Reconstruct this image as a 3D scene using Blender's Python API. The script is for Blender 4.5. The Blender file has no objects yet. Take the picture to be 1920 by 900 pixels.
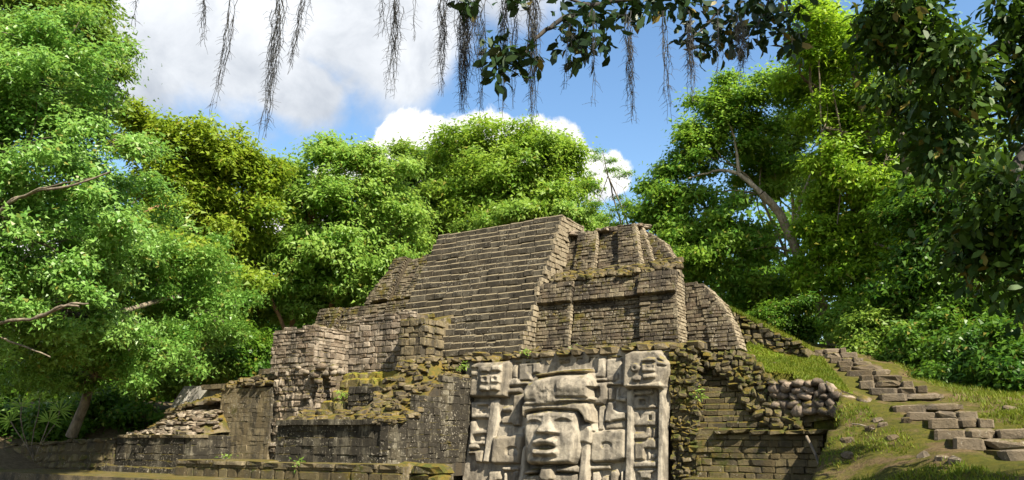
import bpy, bmesh, math, random
import numpy as np
from mathutils import Matrix, Vector

R = math.radians
S = bpy.context.scene
COL = S.collection
rng = np.random.default_rng(7)
random.seed(7)

# ------------------------------------------------------------------ camera, world, sun, exposure
# World frame: X along the temple facade (to the right), Y into the building, Z up.
F, CX, CY = 1400.0, 960.0, 450.0          # focal length and centre in photo pixels (1920 wide)
YAW, PITCH = R(30.2), math.atan(365 / F)
CAM = np.array([0, 0, 1.6])
FW = np.array([-math.sin(YAW) * math.cos(PITCH), math.cos(YAW) * math.cos(PITCH), math.sin(PITCH)])
RT = np.array([math.cos(YAW), math.sin(YAW), 0.0])
UP = np.cross(RT, FW)

cam = bpy.data.cameras.new('camera')
cam.sensor_width = 36.0
cam.lens = 36.0 * F / 1920.0
cam.clip_start = 0.1
cam.clip_end = 3000
camo = bpy.data.objects.new('camera', cam)
COL.objects.link(camo)
camo.location = CAM
camo.rotation_euler = (math.pi / 2 + PITCH, 0, YAW)
S.camera = camo

SUN_DIR = np.array([0.92, -0.39, 0.0])
SUN_DIR /= np.linalg.norm(SUN_DIR)
SUN_EL = R(47)
sdir = Vector((SUN_DIR[0] * math.cos(SUN_EL), SUN_DIR[1] * math.cos(SUN_EL), math.sin(SUN_EL)))
sl = bpy.data.lights.new('sun', 'SUN')
sl.energy = 3.9
sl.angle = R(0.5)
sl.color = (1.0, 0.91, 0.74)
so = bpy.data.objects.new('sun', sl)
COL.objects.link(so)
so.rotation_euler = (-sdir).to_track_quat('-Z', 'Y').to_euler()
so.location = (10, -5, 30)

S.cycles.max_bounces = 6
S.cycles.diffuse_bounces = 3
S.cycles.glossy_bounces = 2
S.cycles.transmission_bounces = 3
S.cycles.caustics_reflective = False
S.cycles.caustics_refractive = False
S.view_settings.view_transform = 'Standard'
S.view_settings.look = 'None'
S.view_settings.gamma = 1.0
S.view_settings.exposure = 1.82
S.view_settings.use_curve_mapping = False


def ray(x, y):
    return FW + RT * (x - CX) / F - UP * (y - CY) / F


def D(x, y, d):
    """point seen at photo pixel (x, y), d metres in front of the camera"""
    return CAM + ray(x, y) * d


def PY(x, y, Y):
    """point seen at photo pixel (x, y) on the plane Y = const"""
    r = ray(x, y)
    return CAM + r * ((Y - CAM[1]) / r[1])


class NT:
    """small helper for node trees"""
    def __init__(self, tree):
        self.t = tree
        self.n = tree.nodes
        self.l = tree.links

    def new(self, typ, **kw):
        n = self.n.new(typ)
        for k, v in kw.items():
            setattr(n, k, v)
        return n

    def put(self, sock, v):
        if isinstance(v, bpy.types.NodeSocket):
            self.l.new(v, sock)
        elif v is not None:
            sock.default_value = v

    def math(self, op, a, b=None, c=None, clamp=False):
        n = self.new('ShaderNodeMath', operation=op, use_clamp=clamp)
        self.put(n.inputs[0], a)
        if b is not None: self.put(n.inputs[1], b)
        if c is not None: self.put(n.inputs[2], c)
        return n.outputs[0]

    def smooth(self, v, a, b, lo=0.0, hi=1.0):
        n = self.new('ShaderNodeMapRange', interpolation_type='SMOOTHSTEP')
        self.put(n.inputs[0], v)
        n.inputs[1].default_value = a; n.inputs[2].default_value = b
        n.inputs[3].default_value = lo; n.inputs[4].default_value = hi
        return n.outputs[0]

    def noise(self, vec, scale, detail=5, rough=0.55, dist=0.0):
        n = self.new('ShaderNodeTexNoise')
        self.put(n.inputs['Vector'], vec)
        n.inputs['Scale'].default_value = scale
        n.inputs['Detail'].default_value = detail
        n.inputs['Roughness'].default_value = rough
        n.inputs['Distortion'].default_value = dist
        return n.outputs['Fac']

    def mix(self, f, a, b):
        n = self.new('ShaderNodeMix', data_type='RGBA')
        self.put(n.inputs[0], f)
        for s, v in ((n.inputs[6], a), (n.inputs[7], b)):
            if isinstance(v, bpy.types.NodeSocket): self.l.new(v, s)
            else: s.default_value = (*v, 1)
        return n.outputs[2]

    def vmul(self, v, k):
        n = self.new('ShaderNodeVectorMath', operation='MULTIPLY')
        self.put(n.inputs[0], v)
        n.inputs[1].default_value = k
        return n.outputs[0]


def build_world():
    w = bpy.data.worlds.new('World')
    S.world = w
    w.use_nodes = True
    w.node_tree.nodes.clear()
    N = NT(w.node_tree)
    sky = N.new('ShaderNodeTexSky', sky_type='NISHITA')
    sky.sun_disc = False
    sky.sun_elevation = SUN_EL
    sky.sun_rotation = math.atan2(SUN_DIR[0], SUN_DIR[1])
    sky.altitude = 50
    sky.air_density = 1.3
    sky.dust_density = 0.3
    sky.ozone_density = 2.5
    geo = N.new('ShaderNodeNewGeometry')
    pos = N.new('ShaderNodeTexCoord').outputs['Generated']
    sep = N.new('ShaderNodeSeparateXYZ')
    N.put(sep.inputs[0], pos)
    az = N.math('ARCTAN2', sep.outputs[0], sep.outputs[1])
    el = N.math('ARCSINE', sep.outputs[2])
    nz = N.noise(pos, 4.5, 9, 0.6, 0.25)
    nf = N.noise(pos, 13.0, 8, 0.6, 0.3)
    nb = N.noise(pos, 2.2, 5, 0.5)

    def ae(px, py):
        r = ray(px, py); r = r / np.linalg.norm(r)
        return math.atan2(r[0], r[1]), math.asin(r[2])

    def field(blobs):
        cur = None
        for a, e, ra, re in blobs:
            da = N.math('DIVIDE', N.math('SUBTRACT', az, a), ra)
            de = N.math('DIVIDE', N.math('SUBTRACT', el, e), re)
            d = N.math('SQRT', N.math('ADD', N.math('MULTIPLY', da, da), N.math('MULTIPLY', de, de)))
            v = N.math('SUBTRACT', 1.0, d)
            cur = v if cur is None else N.math('MAXIMUM', cur, v)
        return cur

    def px(x, y, rx, ry):
        a, e = ae(x, y)
        return (a, e, rx / F, ry / F)
    # high grey-white cloud sheet, and more added unseen around the rest of the sky to raise the fill
    sheet = [px(420, -60, 330, 330), px(700, 20, 280, 210), px(250, 60, 200, 190), px(560, 170, 130, 90), px(930, -80, 200, 150)]
    sheet += [(0.75, 0.75, 0.5, 0.3), (1.35, 0.45, 0.5, 0.25), (1.9, 0.85, 0.6, 0.35), (2.5, 0.45, 0.5, 0.25), (3.05, 0.8, 0.5, 0.3), (-3.05, 0.8, 0.5, 0.3), (-2.5, 0.45, 0.5, 0.28), (-1.9, 0.75, 0.6, 0.35), (-1.45, 0.4, 0.3, 0.2), (0.5, 0.35, 0.3, 0.18)]
    fs = N.math('ADD', field(sheet), N.math('MULTIPLY', N.math('SUBTRACT', nz, 0.5), 1.5))
    ms = N.smooth(fs, -0.02, 0.42)
    # bright cumulus behind the far tree
    cum = [px(800, 275, 115, 78), px(900, 285, 170, 92), px(1020, 282, 112, 76), px(700, 310, 80, 52), px(1098, 335, 95, 74), px(640, 330, 70, 40),
           px(520, 420, 250, 60)]
    cum += [(1.1, 0.2, 0.3, 0.12), (1.9, 0.25, 0.3, 0.14), (2.8, 0.2, 0.4, 0.12), (-2.2, 0.2, 0.4, 0.14), (-1.3, 0.22, 0.25, 0.1)]
    fc = N.math('ADD', field(cum), N.math('ADD', N.math('MULTIPLY', N.math('SUBTRACT', nf, 0.5), 1.25), N.math('MULTIPLY', N.math('SUBTRACT', nz, 0.5), 0.6)))
    mc = N.smooth(fc, 0.08, 0.24)
    shade = N.smooth(N.math('ADD', nb, N.math('MULTIPLY', N.math('SUBTRACT', nf, 0.5), 0.35)), 0.34, 0.66)
    sheet_col = N.mix(shade, (2.3, 2.5, 2.8), (5.0, 5.1, 5.2))
    cum_col = N.mix(N.smooth(N.math('ADD', nf, N.math('MULTIPLY', fc, 0.15)), 0.35, 0.62), (3.9, 4.0, 4.2), (5.9, 5.8, 5.65))
    hs = N.new('ShaderNodeHueSaturation')
    hs.inputs['Saturation'].default_value = 1.12
    N.put(hs.inputs['Color'], sky.outputs[0])
    skyc = hs.outputs[0]
    c = N.mix(N.math('MULTIPLY', ms, 0.94), skyc, sheet_col)
    c = N.mix(mc, c, cum_col)
    bg = N.new('ShaderNodeBackground')
    N.put(bg.inputs[0], c)
    bg.inputs[1].default_value = 0.062
    out = N.new('ShaderNodeOutputWorld')
    N.l.new(bg.outputs[0], out.inputs[0])


build_world()

# ------------------------------------------------------------------ materials


def stone_mat(name, c1, c2, dark=0.5, lichen=0.3, moss=0.3, mossc=((0.10, 0.085, 0.018), (0.045, 0.07, 0.012)), bump=0.9, stain=(0.035, 0.032, 0.027), scale=1.0, worn=None):
    m = bpy.data.materials.new(name)
    m.use_nodes = True
    N = NT(m.node_tree)
    b = N.n['Principled BSDF']
    g = N.new('ShaderNodeNewGeometry')
    P = g.outputs['Position']
    oi = N.new('ShaderNodeObjectInfo')
    rnd = oi.outputs['Random']
    fine = N.noise(P, 11 * scale, 4, 0.7)
    big = N.noise(P, 0.9 * scale, 3, 0.6)
    mid = N.noise(P, 3.3 * scale, 4, 0.65)
    f = N.math('ADD', N.math('MULTIPLY', rnd, 0.8), N.math('MULTIPLY', fine, 0.9))
    col = N.mix(N.smooth(f, 0.4, 1.25), c1, c2)
    # black weathering streaks that run down the wall
    st = N.noise(N.vmul(P, (2.6, 2.6, 0.45)), 1.0, 4, 0.68)
    stf = N.math('MULTIPLY', N.smooth(N.math('ADD', N.math('MULTIPLY', st, 0.75), N.math('MULTIPLY', mid, 0.45)), 0.62 - 0.22 * dark, 0.78 - 0.18 * dark), min(1.0, 0.55 + 0.5 * dark))
    if dark > 0:
        col = N.mix(stf, col, stain)
    # pale lichen flecks
    li = N.noise(P, 15 * scale, 3, 0.75)
    lf = N.math('MULTIPLY', N.smooth(N.math('ADD', li, N.math('MULTIPLY', N.math('SUBTRACT', big, 0.5), 0.35)), 0.64 - 0.1 * lichen, 0.70 - 0.1 * lichen), 0.75 if lichen > 0 else 0.0)
    col = N.mix(lf, col, (0.30, 0.27, 0.215))
    # moss, thickest where the stone faces up
    nz = N.new('ShaderNodeSeparateXYZ')
    N.put(nz.inputs[0], g.outputs['Normal'])
    upf = N.math('MULTIPLY', N.math('MAXIMUM', nz.outputs[2], 0.0), 0.22)
    mv = N.math('ADD', N.math('ADD', N.math('MULTIPLY', big, 0.55), N.math('MULTIPLY', mid, 0.55)), upf)
    mf = N.smooth(N.math('ADD', mv, N.math('MULTIPLY', N.math('SUBTRACT', fine, 0.5), 0.3)), 0.80 - 0.34 * moss, 0.92 - 0.30 * moss)
    mc = N.mix(N.smooth(N.noise(P, 5.5, 3, 0.65), 0.38, 0.62), mossc[0], mossc[1])
    if moss > 0:
        col = N.mix(N.math('MULTIPLY', mf, 0.92), col, mc)
    if worn:      # upward faces mix patchily towards this paler colour
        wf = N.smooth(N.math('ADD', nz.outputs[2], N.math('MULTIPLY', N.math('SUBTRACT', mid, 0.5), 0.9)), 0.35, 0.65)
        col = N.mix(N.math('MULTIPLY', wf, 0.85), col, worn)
    N.put(b.inputs['Base Color'], col)
    b.inputs['Roughness'].default_value = 0.93
    b.inputs['Specular IOR Level'].default_value = 0.2
    bp = N.new('ShaderNodeBump')
    bp.inputs['Strength'].default_value = bump
    bp.inputs['Distance'].default_value = 0.03
    N.put(bp.inputs['Height'], N.noise(P, 20 * scale, 5, 0.75))
    N.put(b.inputs['Normal'], bp.outputs[0])
    return m


def leaf_mat(name, c1, c2, trans=0.3, rough=0.45, tcol=None, spec=0.22):
    m = bpy.data.materials.new(name)
    m.use_nodes = True
    N = NT(m.node_tree)
    b = N.n['Principled BSDF']
    out = N.n['Material Output']
    g = N.new('ShaderNodeNewGeometry')
    big = N.noise(g.outputs['Position'], 0.35, 3, 0.5)
    tuft = N.noise(g.outputs['Position'], 1.3, 2, 0.5)
    f = N.math('ADD', N.math('MULTIPLY', g.outputs['Random Per Island'], 0.5), N.math('ADD', N.math('MULTIPLY', N.smooth(big, 0.35, 0.65), 0.3), N.math('MULTIPLY', N.smooth(tuft, 0.35, 0.65), 0.4)))
    col = N.mix(N.smooth(f, 0.1, 1.0), c1, c2)
    rare = N.smooth(N.math('FRACT', N.math('MULTIPLY', g.outputs['Random Per Island'], 37.7)), 0.93, 0.97)      # a few yellowed leaves
    col = N.mix(N.math('MULTIPLY', rare, 0.7), col, (0.23, 0.17, 0.035))
    N.put(b.inputs['Base Color'], col)
    b.inputs['Roughness'].default_value = rough
    b.inputs['Specular IOR Level'].default_value = spec
    tr = N.new('ShaderNodeBsdfTranslucent')
    t = tcol or tuple(min(1, x * k) for x, k in zip(c2, (1.5, 1.5, 0.9)))
    N.put(tr.inputs[0], N.mix(0.5, col, t))
    mx = N.new('ShaderNodeMixShader')
    mx.inputs[0].default_value = trans
    N.l.new(b.outputs[0], mx.inputs[1])
    N.l.new(tr.outputs[0], mx.inputs[2])
    N.l.new(mx.outputs[0], out.inputs[0])
    return m


def bark_mat(name, c1, c2):
    m = bpy.data.materials.new(name)
    m.use_nodes = True
    N = NT(m.node_tree)
    b = N.n['Principled BSDF']
    g = N.new('ShaderNodeNewGeometry')
    n1 = N.noise(N.vmul(g.outputs['Position'], (5, 5, 1.6)), 1.5, 8, 0.65)
    N.put(b.inputs['Base Color'], N.mix(N.smooth(n1, 0.35, 0.68), c1, c2))
    b.inputs['Roughness'].default_value = 0.9
    bp = N.new('ShaderNodeBump')
    bp.inputs['Strength'].default_value = 0.6
    bp.inputs['Distance'].default_value = 0.03
    N.put(bp.inputs['Height'], n1)
    N.put(b.inputs['Normal'], bp.outputs[0])
    return m


def ground_mat(name, dirt1, dirt2, grass1, grass2, cover, scale=1.0):
    m = bpy.data.materials.new(name)
    m.use_nodes = True
    N = NT(m.node_tree)
    b = N.n['Principled BSDF']
    g = N.new('ShaderNodeNewGeometry')
    P = g.outputs['Position']
    fine = N.noise(P, 16 * scale, 5, 0.75)
    mid = N.noise(P, 2.4 * scale, 4, 0.68)
    big = N.noise(P, 0.55 * scale, 3, 0.6)
    dirt = N.mix(N.smooth(fine, 0.3, 0.7), dirt1, dirt2)
    gr = N.mix(N.smooth(N.noise(P, 7 * scale, 4, 0.72), 0.3, 0.7), grass1, grass2)
    f = N.smooth(N.math('ADD', N.math('MULTIPLY', mid, 0.6), N.math('ADD', N.math('MULTIPLY', big, 0.6), N.math('MULTIPLY', N.math('SUBTRACT', fine, 0.5), 0.25))), 0.78 - 0.4 * cover, 0.88 - 0.36 * cover)
    N.put(b.inputs['Base Color'], N.mix(f, dirt, gr))
    b.inputs['Roughness'].default_value = 0.95
    b.inputs['Specular IOR Level'].default_value = 0.1
    bp = N.new('ShaderNodeBump')
    bp.inputs['Strength'].default_value = 0.8
    bp.inputs['Distance'].default_value = 0.06
    N.put(bp.inputs['Height'], fine)
    N.put(b.inputs['Normal'], bp.outputs[0])
    return m


M = {}
GOLD = ((0.115, 0.082, 0.014), (0.06, 0.058, 0.011))
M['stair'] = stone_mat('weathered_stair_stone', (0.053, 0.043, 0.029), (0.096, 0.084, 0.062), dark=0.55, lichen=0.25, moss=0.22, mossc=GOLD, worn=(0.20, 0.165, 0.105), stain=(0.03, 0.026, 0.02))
M['sun_side'] = stone_mat('sun_paled_side_stone', (0.144, 0.115, 0.077), (0.251, 0.212, 0.149), dark=0.10, lichen=0.2, moss=0.25, mossc=GOLD)  # paler tone stands in for sunlight on the right-facing sides
M['tier'] = stone_mat('coursed_tier_stone', (0.083, 0.062, 0.041), (0.176, 0.146, 0.096), dark=0.6, lichen=0.5, moss=0.5, mossc=GOLD, stain=(0.03, 0.025, 0.02))
M['tan'] = stone_mat('pinkish_rubble_stone', (0.140, 0.106, 0.075), (0.291, 0.243, 0.188), dark=0.42, lichen=0.35, moss=0.30, mossc=GOLD)
M['plaster'] = stone_mat('old_plastered_stone', (0.106, 0.082, 0.046), (0.183, 0.149, 0.092), dark=0.48, lichen=0.3, moss=0.5, mossc=GOLD)
M['platform'] = stone_mat('blackened_platform_stone', (0.065, 0.055, 0.036), (0.164, 0.147, 0.109), dark=0.85, lichen=0.38, moss=0.46, mossc=GOLD, stain=(0.024, 0.021, 0.016))
M['mossy'] = stone_mat('moss_covered_rubble', (0.07, 0.058, 0.034), (0.15, 0.12, 0.07), dark=0.45, lichen=0.05, moss=0.70, mossc=((0.115, 0.082, 0.012), (0.05, 0.058, 0.009)))
M['mossgold'] = stone_mat('golden_moss_rubble', (0.085, 0.066, 0.038), (0.18, 0.145, 0.09), dark=0.40, lichen=0.2, moss=0.62, mossc=((0.13, 0.088, 0.013), (0.065, 0.062, 0.011)))
M['mossbright'] = stone_mat('bright_step_moss', (0.10, 0.08, 0.035), (0.17, 0.14, 0.07), dark=0.1, lichen=0.05, moss=0.85, mossc=((0.19, 0.145, 0.018), (0.105, 0.115, 0.014)))
M['deepmoss'] = stone_mat('damp_mossy_course', (0.07, 0.054, 0.028), (0.13, 0.105, 0.055), dark=0.25, lichen=0.05, moss=0.62, mossc=((0.10, 0.072, 0.012), (0.048, 0.055, 0.009)))
M['boulder'] = stone_mat('grey_pink_boulder', (0.104, 0.081, 0.061), (0.255, 0.199, 0.153), dark=0.45, lichen=0.25, moss=0.36, mossc=GOLD)
M['sand'] = stone_mat('sandy_step_stone', (0.085, 0.064, 0.038), (0.158, 0.126, 0.089), dark=0.15, lichen=0.15, moss=0.25, mossc=GOLD)
M['mortar'] = stone_mat('dark_mortar', (0.05, 0.04, 0.027), (0.085, 0.068, 0.045), dark=0.4, lichen=0.0, moss=0.45, mossc=GOLD)
M['mortar_pale'] = stone_mat('pale_mortar', (0.085, 0.068, 0.045), (0.15, 0.12, 0.08), dark=0.3, lichen=0.1, moss=0.4, mossc=GOLD)
M['stucco'] = stone_mat('pale_carved_stucco', (0.214, 0.183, 0.137), (0.316, 0.281, 0.225), dark=0.46, lichen=0.05, moss=0.14, mossc=((0.22, 0.17, 0.07), (0.17, 0.15, 0.05)), bump=0.55, stain=(0.085, 0.075, 0.062))
M['white'] = stone_mat('white_plaster', (0.2, 0.19, 0.17), (0.31, 0.30, 0.27), dark=0.25, lichen=0.1, moss=0.08, stain=(0.12, 0.11, 0.10))
M['pebble'] = stone_mat('pebbled_white_plaster', (0.05, 0.045, 0.04), (0.40, 0.385, 0.35), dark=0.1, lichen=0.5, moss=0.05, scale=1.6)
M['earth'] = ground_mat('earth_with_moss', (0.065, 0.046, 0.022), (0.14, 0.10, 0.052), (0.042, 0.048, 0.008), (0.088, 0.08, 0.013), 0.74)
M['forest_floor'] = ground_mat('forest_floor_soil', (0.06, 0.045, 0.025), (0.13, 0.10, 0.06), (0.035, 0.05, 0.012), (0.07, 0.09, 0.02), 0.4, 0.4)
M['turf'] = ground_mat('turf_soil', (0.13, 0.10, 0.04), (0.19, 0.15, 0.07), (0.055, 0.10, 0.006), (0.11, 0.15, 0.010), 0.9)
M['leaf_fresh'] = leaf_mat('fresh_glossy_leaf', (0.091, 0.224, 0.033), (0.218, 0.371, 0.081), 0.42, 0.38, spec=0.35)
M['leaf_back'] = leaf_mat('deep_green_leaf', (0.077, 0.173, 0.022), (0.187, 0.280, 0.040), 0.44, 0.45)
M['leaf_yellow'] = leaf_mat('yellow_green_leaf', (0.119, 0.213, 0.018), (0.248, 0.326, 0.033), 0.48, 0.45)
M['leaf_bright'] = leaf_mat('bright_green_leaf', (0.117, 0.246, 0.032), (0.265, 0.393, 0.081), 0.48, 0.42)
M['leaf_olive'] = leaf_mat('olive_green_leaf', (0.112, 0.219, 0.023), (0.245, 0.359, 0.047), 0.48, 0.45)
M['leaf_blue'] = leaf_mat('bluish_green_leaf', (0.083, 0.212, 0.026), (0.211, 0.337, 0.042), 0.48, 0.42)
M['leaf_lime'] = leaf_mat('lime_green_leaf', (0.114, 0.245, 0.015), (0.249, 0.380, 0.030), 0.5, 0.45)
M['leaf_dark'] = leaf_mat('shade_leaf', (0.038, 0.110, 0.013), (0.101, 0.193, 0.018), 0.40, 0.4)  # green darkened to carry the shade under the trees in its colour
M['leaf_shade'] = leaf_mat('shaded_overhang_leaf', (0.012, 0.04, 0.006), (0.05, 0.10, 0.010), 0.22, 0.5)  # shade from the crown above is put into this very dark green
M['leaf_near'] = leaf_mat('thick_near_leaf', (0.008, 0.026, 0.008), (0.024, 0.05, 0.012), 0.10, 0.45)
M['grass'] = leaf_mat('grass_blade', (0.07, 0.115, 0.006), (0.15, 0.18, 0.014), 0.3, 0.6)
M['bark'] = bark_mat('grey_brown_bark', (0.07, 0.055, 0.04), (0.22, 0.18, 0.13))
M['bark_pale'] = bark_mat('pale_bark', (0.17, 0.13, 0.09), (0.44, 0.37, 0.28))
M['bark_red'] = bark_mat('reddish_bark', (0.12, 0.06, 0.03), (0.30, 0.16, 0.08))
M['beard'] = bark_mat('grey_hanging_moss', (0.03, 0.03, 0.032), (0.075, 0.075, 0.07))
M['twig'] = bark_mat('dark_twig', (0.02, 0.018, 0.015), (0.06, 0.05, 0.04))

# ------------------------------------------------------------------ object helpers


def new_mesh(name, verts, faces, mat, smooth=False):
    me = bpy.data.meshes.new(name)
    me.from_pydata([tuple(v) for v in verts], [], faces)
    me.materials.append(mat)
    if smooth:
        me.polygons.foreach_set('use_smooth', [True] * len(me.polygons))
    me.update()
    return me


def quads_mesh(name, V, mat, n=4):
    """V: (k*n, 3) array, every n vertices one face"""
    k = len(V) // n
    me = bpy.data.meshes.new(name)
    me.vertices.add(len(V))
    me.vertices.foreach_set('co', np.ascontiguousarray(V, dtype=np.float32).ravel())
    me.loops.add(len(V))
    me.loops.foreach_set('vertex_index', np.arange(len(V), dtype=np.int32))
    me.polygons.add(k)
    me.polygons.foreach_set('loop_start', np.arange(0, len(V), n, dtype=np.int32))
    me.polygons.foreach_set('loop_total', np.full(k, n, dtype=np.int32))
    me.materials.append(mat)
    me.update(calc_edges=True)
    return me


def link(name, me, parent=None):
    o = bpy.data.objects.new(name, me)
    COL.objects.link(o)
    if parent is not None:
        o.parent = parent
    return o


def tag(o, label=None, cat=None, group=None, kind=None):
    if label: o['label'] = label
    if cat: o['category'] = cat
    if group: o['group'] = group
    if kind: o['kind'] = kind
    return o


def thing(name, base, label, cat, group=None):
    o = bpy.data.objects.new(name, None)
    o.empty_display_size = 0.3
    COL.objects.link(o)
    o.location = base
    return tag(o, label, cat, group)


def world_loc(o):
    v = Vector((0, 0, 0))
    while o is not None:
        v += o.location
        o = o.parent
    return v


def part(name, verts, faces, mat, parent, smooth=False):
    """mesh given in world coordinates, made local to its parent"""
    w = np.array(world_loc(parent)) if parent is not None else np.zeros(3)
    return link(name, new_mesh(name, np.array(verts, float) - w, faces, mat, smooth), parent)


HEX = [(0, 3, 2, 1), (4, 5, 6, 7), (0, 1, 5, 4), (1, 2, 6, 5), (2, 3, 7, 6), (3, 0, 4, 7)]


def hexa(bottom, top):
    return [*bottom, *top], HEX


def block(x0, x1, y0, y1, z0, z1, bx=0.0, by=0.0):
    """box, battered: the top pulls in by bx at both sides and by at the front"""
    return hexa([(x0, y0, z0), (x1, y0, z0), (x1, y1, z0), (x0, y1, z0)],
                [(x0 + bx, y0 + by, z1), (x1 - bx, y0 + by, z1), (x1 - bx, y1, z1), (x0 + bx, y1, z1)])


STONE_LIB = {}


def stone_meshes(mat, kind):
    """a few worn unit stones of one material: 'block' squared, 'round' for rubble"""
    key = (mat.name, kind)
    if key not in STONE_LIB:
        lst = []
        r = np.random.default_rng(len(STONE_LIB) * 17 + 3)
        for q in range(7):
            c = {'block': 0.10, 'flush': 0.045, 'step': 0.0, 'round': 0.20, 'ball': 0.27}[kind]
            cc = (0.03, 0.15, 0.17) if kind == 'step' else (c, c, c)
            V, idx = [], {}
            for sx in (-1, 1):
                for sy in (-1, 1):
                    for sz in (-1, 1):
                        jit = r.uniform(-0.05, 0.05, 3) * {'step': 0.3, 'flush': 0.45}.get(kind, 1) if kind in ('block', 'step', 'flush') else r.uniform(-0.12, 0.12, 3)
                        for a in range(3):
                            p = np.array([sx, sy, sz]) * 0.5
                            for b in range(3):
                                if b != a: p[b] -= np.sign(p[b]) * cc[b] * r.uniform(0.65, 1.3)
                            if kind in ('round', 'ball'):
                                p = p * 0.93
                            idx[(sx, sy, sz, a)] = len(V)
                            V.append(p + jit)
            Fc = []
            for a in range(3):
                b, d = (a + 1) % 3, (a + 2) % 3
                for s in (-1, 1):
                    q4 = []
                    for sb, sd in ((-1, -1), (1, -1), (1, 1), (-1, 1)):
                        k = [0, 0, 0]; k[a] = s; k[b] = sb; k[d] = sd
                        q4.append(idx[(*k, a)])
                    Fc.append(q4 if s > 0 else q4[::-1])
            for a in range(3):          # edges parallel to axis a, between faces b and d
                b, d = (a + 1) % 3, (a + 2) % 3
                for sb in (-1, 1):
                    for sd in (-1, 1):
                        def vi(sa, ax):
                            k = [0, 0, 0]; k[a] = sa; k[b] = sb; k[d] = sd
                            return idx[(*k, ax)]
                        f = [vi(-1, b), vi(-1, d), vi(1, d), vi(1, b)]
                        Fc.append(f if sb * sd < 0 else f[::-1])
            for sx in (-1, 1):
                for sy in (-1, 1):
                    for sz in (-1, 1):
                        f = [idx[(sx, sy, sz, 0)], idx[(sx, sy, sz, 1)], idx[(sx, sy, sz, 2)]]
                        Fc.append(f if sx * sy * sz > 0 else f[::-1])
            me = new_mesh('stone', V, Fc, mat, smooth=(kind == 'ball'))
            bm = bmesh.new(); bm.from_mesh(me)
            bmesh.ops.recalc_face_normals(bm, faces=bm.faces)
            bm.to_mesh(me); bm.free()
            lst.append(me)
        STONE_LIB[key] = lst
    return STONE_LIB[key]


def put_stones(items, parent, name, mat, kind='block', cap=300):
    """items: (centre, U, V, N, w, h, d); the largest in view become objects, the rest one joined part"""
    lib = stone_meshes(mat, kind)
    w0 = np.array(world_loc(parent))
    def size(it):
        c = np.array(it[0]) - CAM
        return -it[4] * it[5] / (c @ c)
    items = sorted(items, key=size)
    rest_v, rest_f = [], []
    for i, (c, U, V, Nn, w, h, d) in enumerate(items):
        me = random.choice(lib)
        if i < cap:
            o = bpy.data.objects.new(name, me)
            COL.objects.link(o)
            o.parent = parent
            c = np.array(c) - w0
            o.matrix_local = Matrix(((U[0] * w, Nn[0] * d, V[0] * h, c[0]), (U[1] * w, Nn[1] * d, V[1] * h, c[1]), (U[2] * w, Nn[2] * d, V[2] * h, c[2]), (0, 0, 0, 1)))
        else:
            A = np.array([np.array(U) * w, np.array(Nn) * d, np.array(V) * h])
            base = len(rest_v)
            co = np.empty(len(me.vertices) * 3)
            me.vertices.foreach_get('co', co)
            rest_v += list(co.reshape(-1, 3) @ A + np.array(c))
            rest_f += [[base + k for k in p.vertices] for p in me.polygons]
    if rest_v:
        o = part(name, rest_v, rest_f, mat, parent)
        tag(o, kind='stuff')


def unit(v):
    v = np.array(v, float)
    return v / np.linalg.norm(v)


def patch(BL, BR, TR, TL, course, width, depth=0.22, gap=0.012, proud=0.02, pj=0.02, rot=0.02, keep=None, cj=0.25, wj=0.45, wavy=0.0):
    """stones laid in courses over a four-cornered wall face; returns items for put_stones"""
    BL, BR, TR, TL = (np.array(p, float) for p in (BL, BR, TR, TL))
    H = (np.linalg.norm(TL - BL) + np.linalg.norm(TR - BR)) / 2
    out, v = [], 0.0
    Nn = unit(np.cross(BR - BL, TL - BL))
    if Nn @ (CAM - (BL + TR) / 2) < 0 and abs(Nn[1]) > 0.3:
        Nn = -Nn
    while v < H - course * 0.35:
        h = course * random.uniform(1 - cj, 1 + cj)
        if v + h > H - course * 0.4: h = H - v
        t = (v + h / 2) / H
        L, Rr = BL + (TL - BL) * t, BR + (TR - BR) * t
        W = np.linalg.norm(Rr - L)
        U0 = unit(Rr - L)
        u = -random.uniform(0, width * 0.6)
        while u < W - 0.02:
            w = width * random.uniform(1 - wj, 1 + wj)
            a, b = max(u, 0), min(u + w, W)
            u += w
            if W - b < width * 0.3: b = W; u = W
            if b - a < 0.05: continue
            uu = (a + b) / 2
            c = L + U0 * uu
            if keep and not keep(uu / W, t, c): continue
            hh = h * random.uniform(0.9, 1.06)
            ang = random.gauss(0, rot)
            V0 = unit(np.cross(Nn, U0)) if np.cross(Nn, U0)[2] > 0 else unit(np.cross(U0, Nn))
            U = unit(U0 * math.cos(ang) + V0 * math.sin(ang))
            tl = random.gauss(0, rot * 1.3)
            N2 = unit(Nn + U0 * tl + V0 * random.gauss(0, rot))
            V = unit(np.cross(N2, U)); V = V if V[2] > 0 else -V
            N2 = unit(np.cross(U, V)); N2 = N2 if N2 @ Nn > 0 else -N2
            c = c + Nn * (proud - depth / 2 + random.gauss(0, pj)) + V0 * random.gauss(0, wavy)
            # keep a right-handed frame: columns U, N, V
            if np.dot(np.cross(U, N2), V) < 0: U = -U
            out.append((c, U, V, N2, (b - a) - gap, hh - gap, depth))
        v += h
    return out


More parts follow.
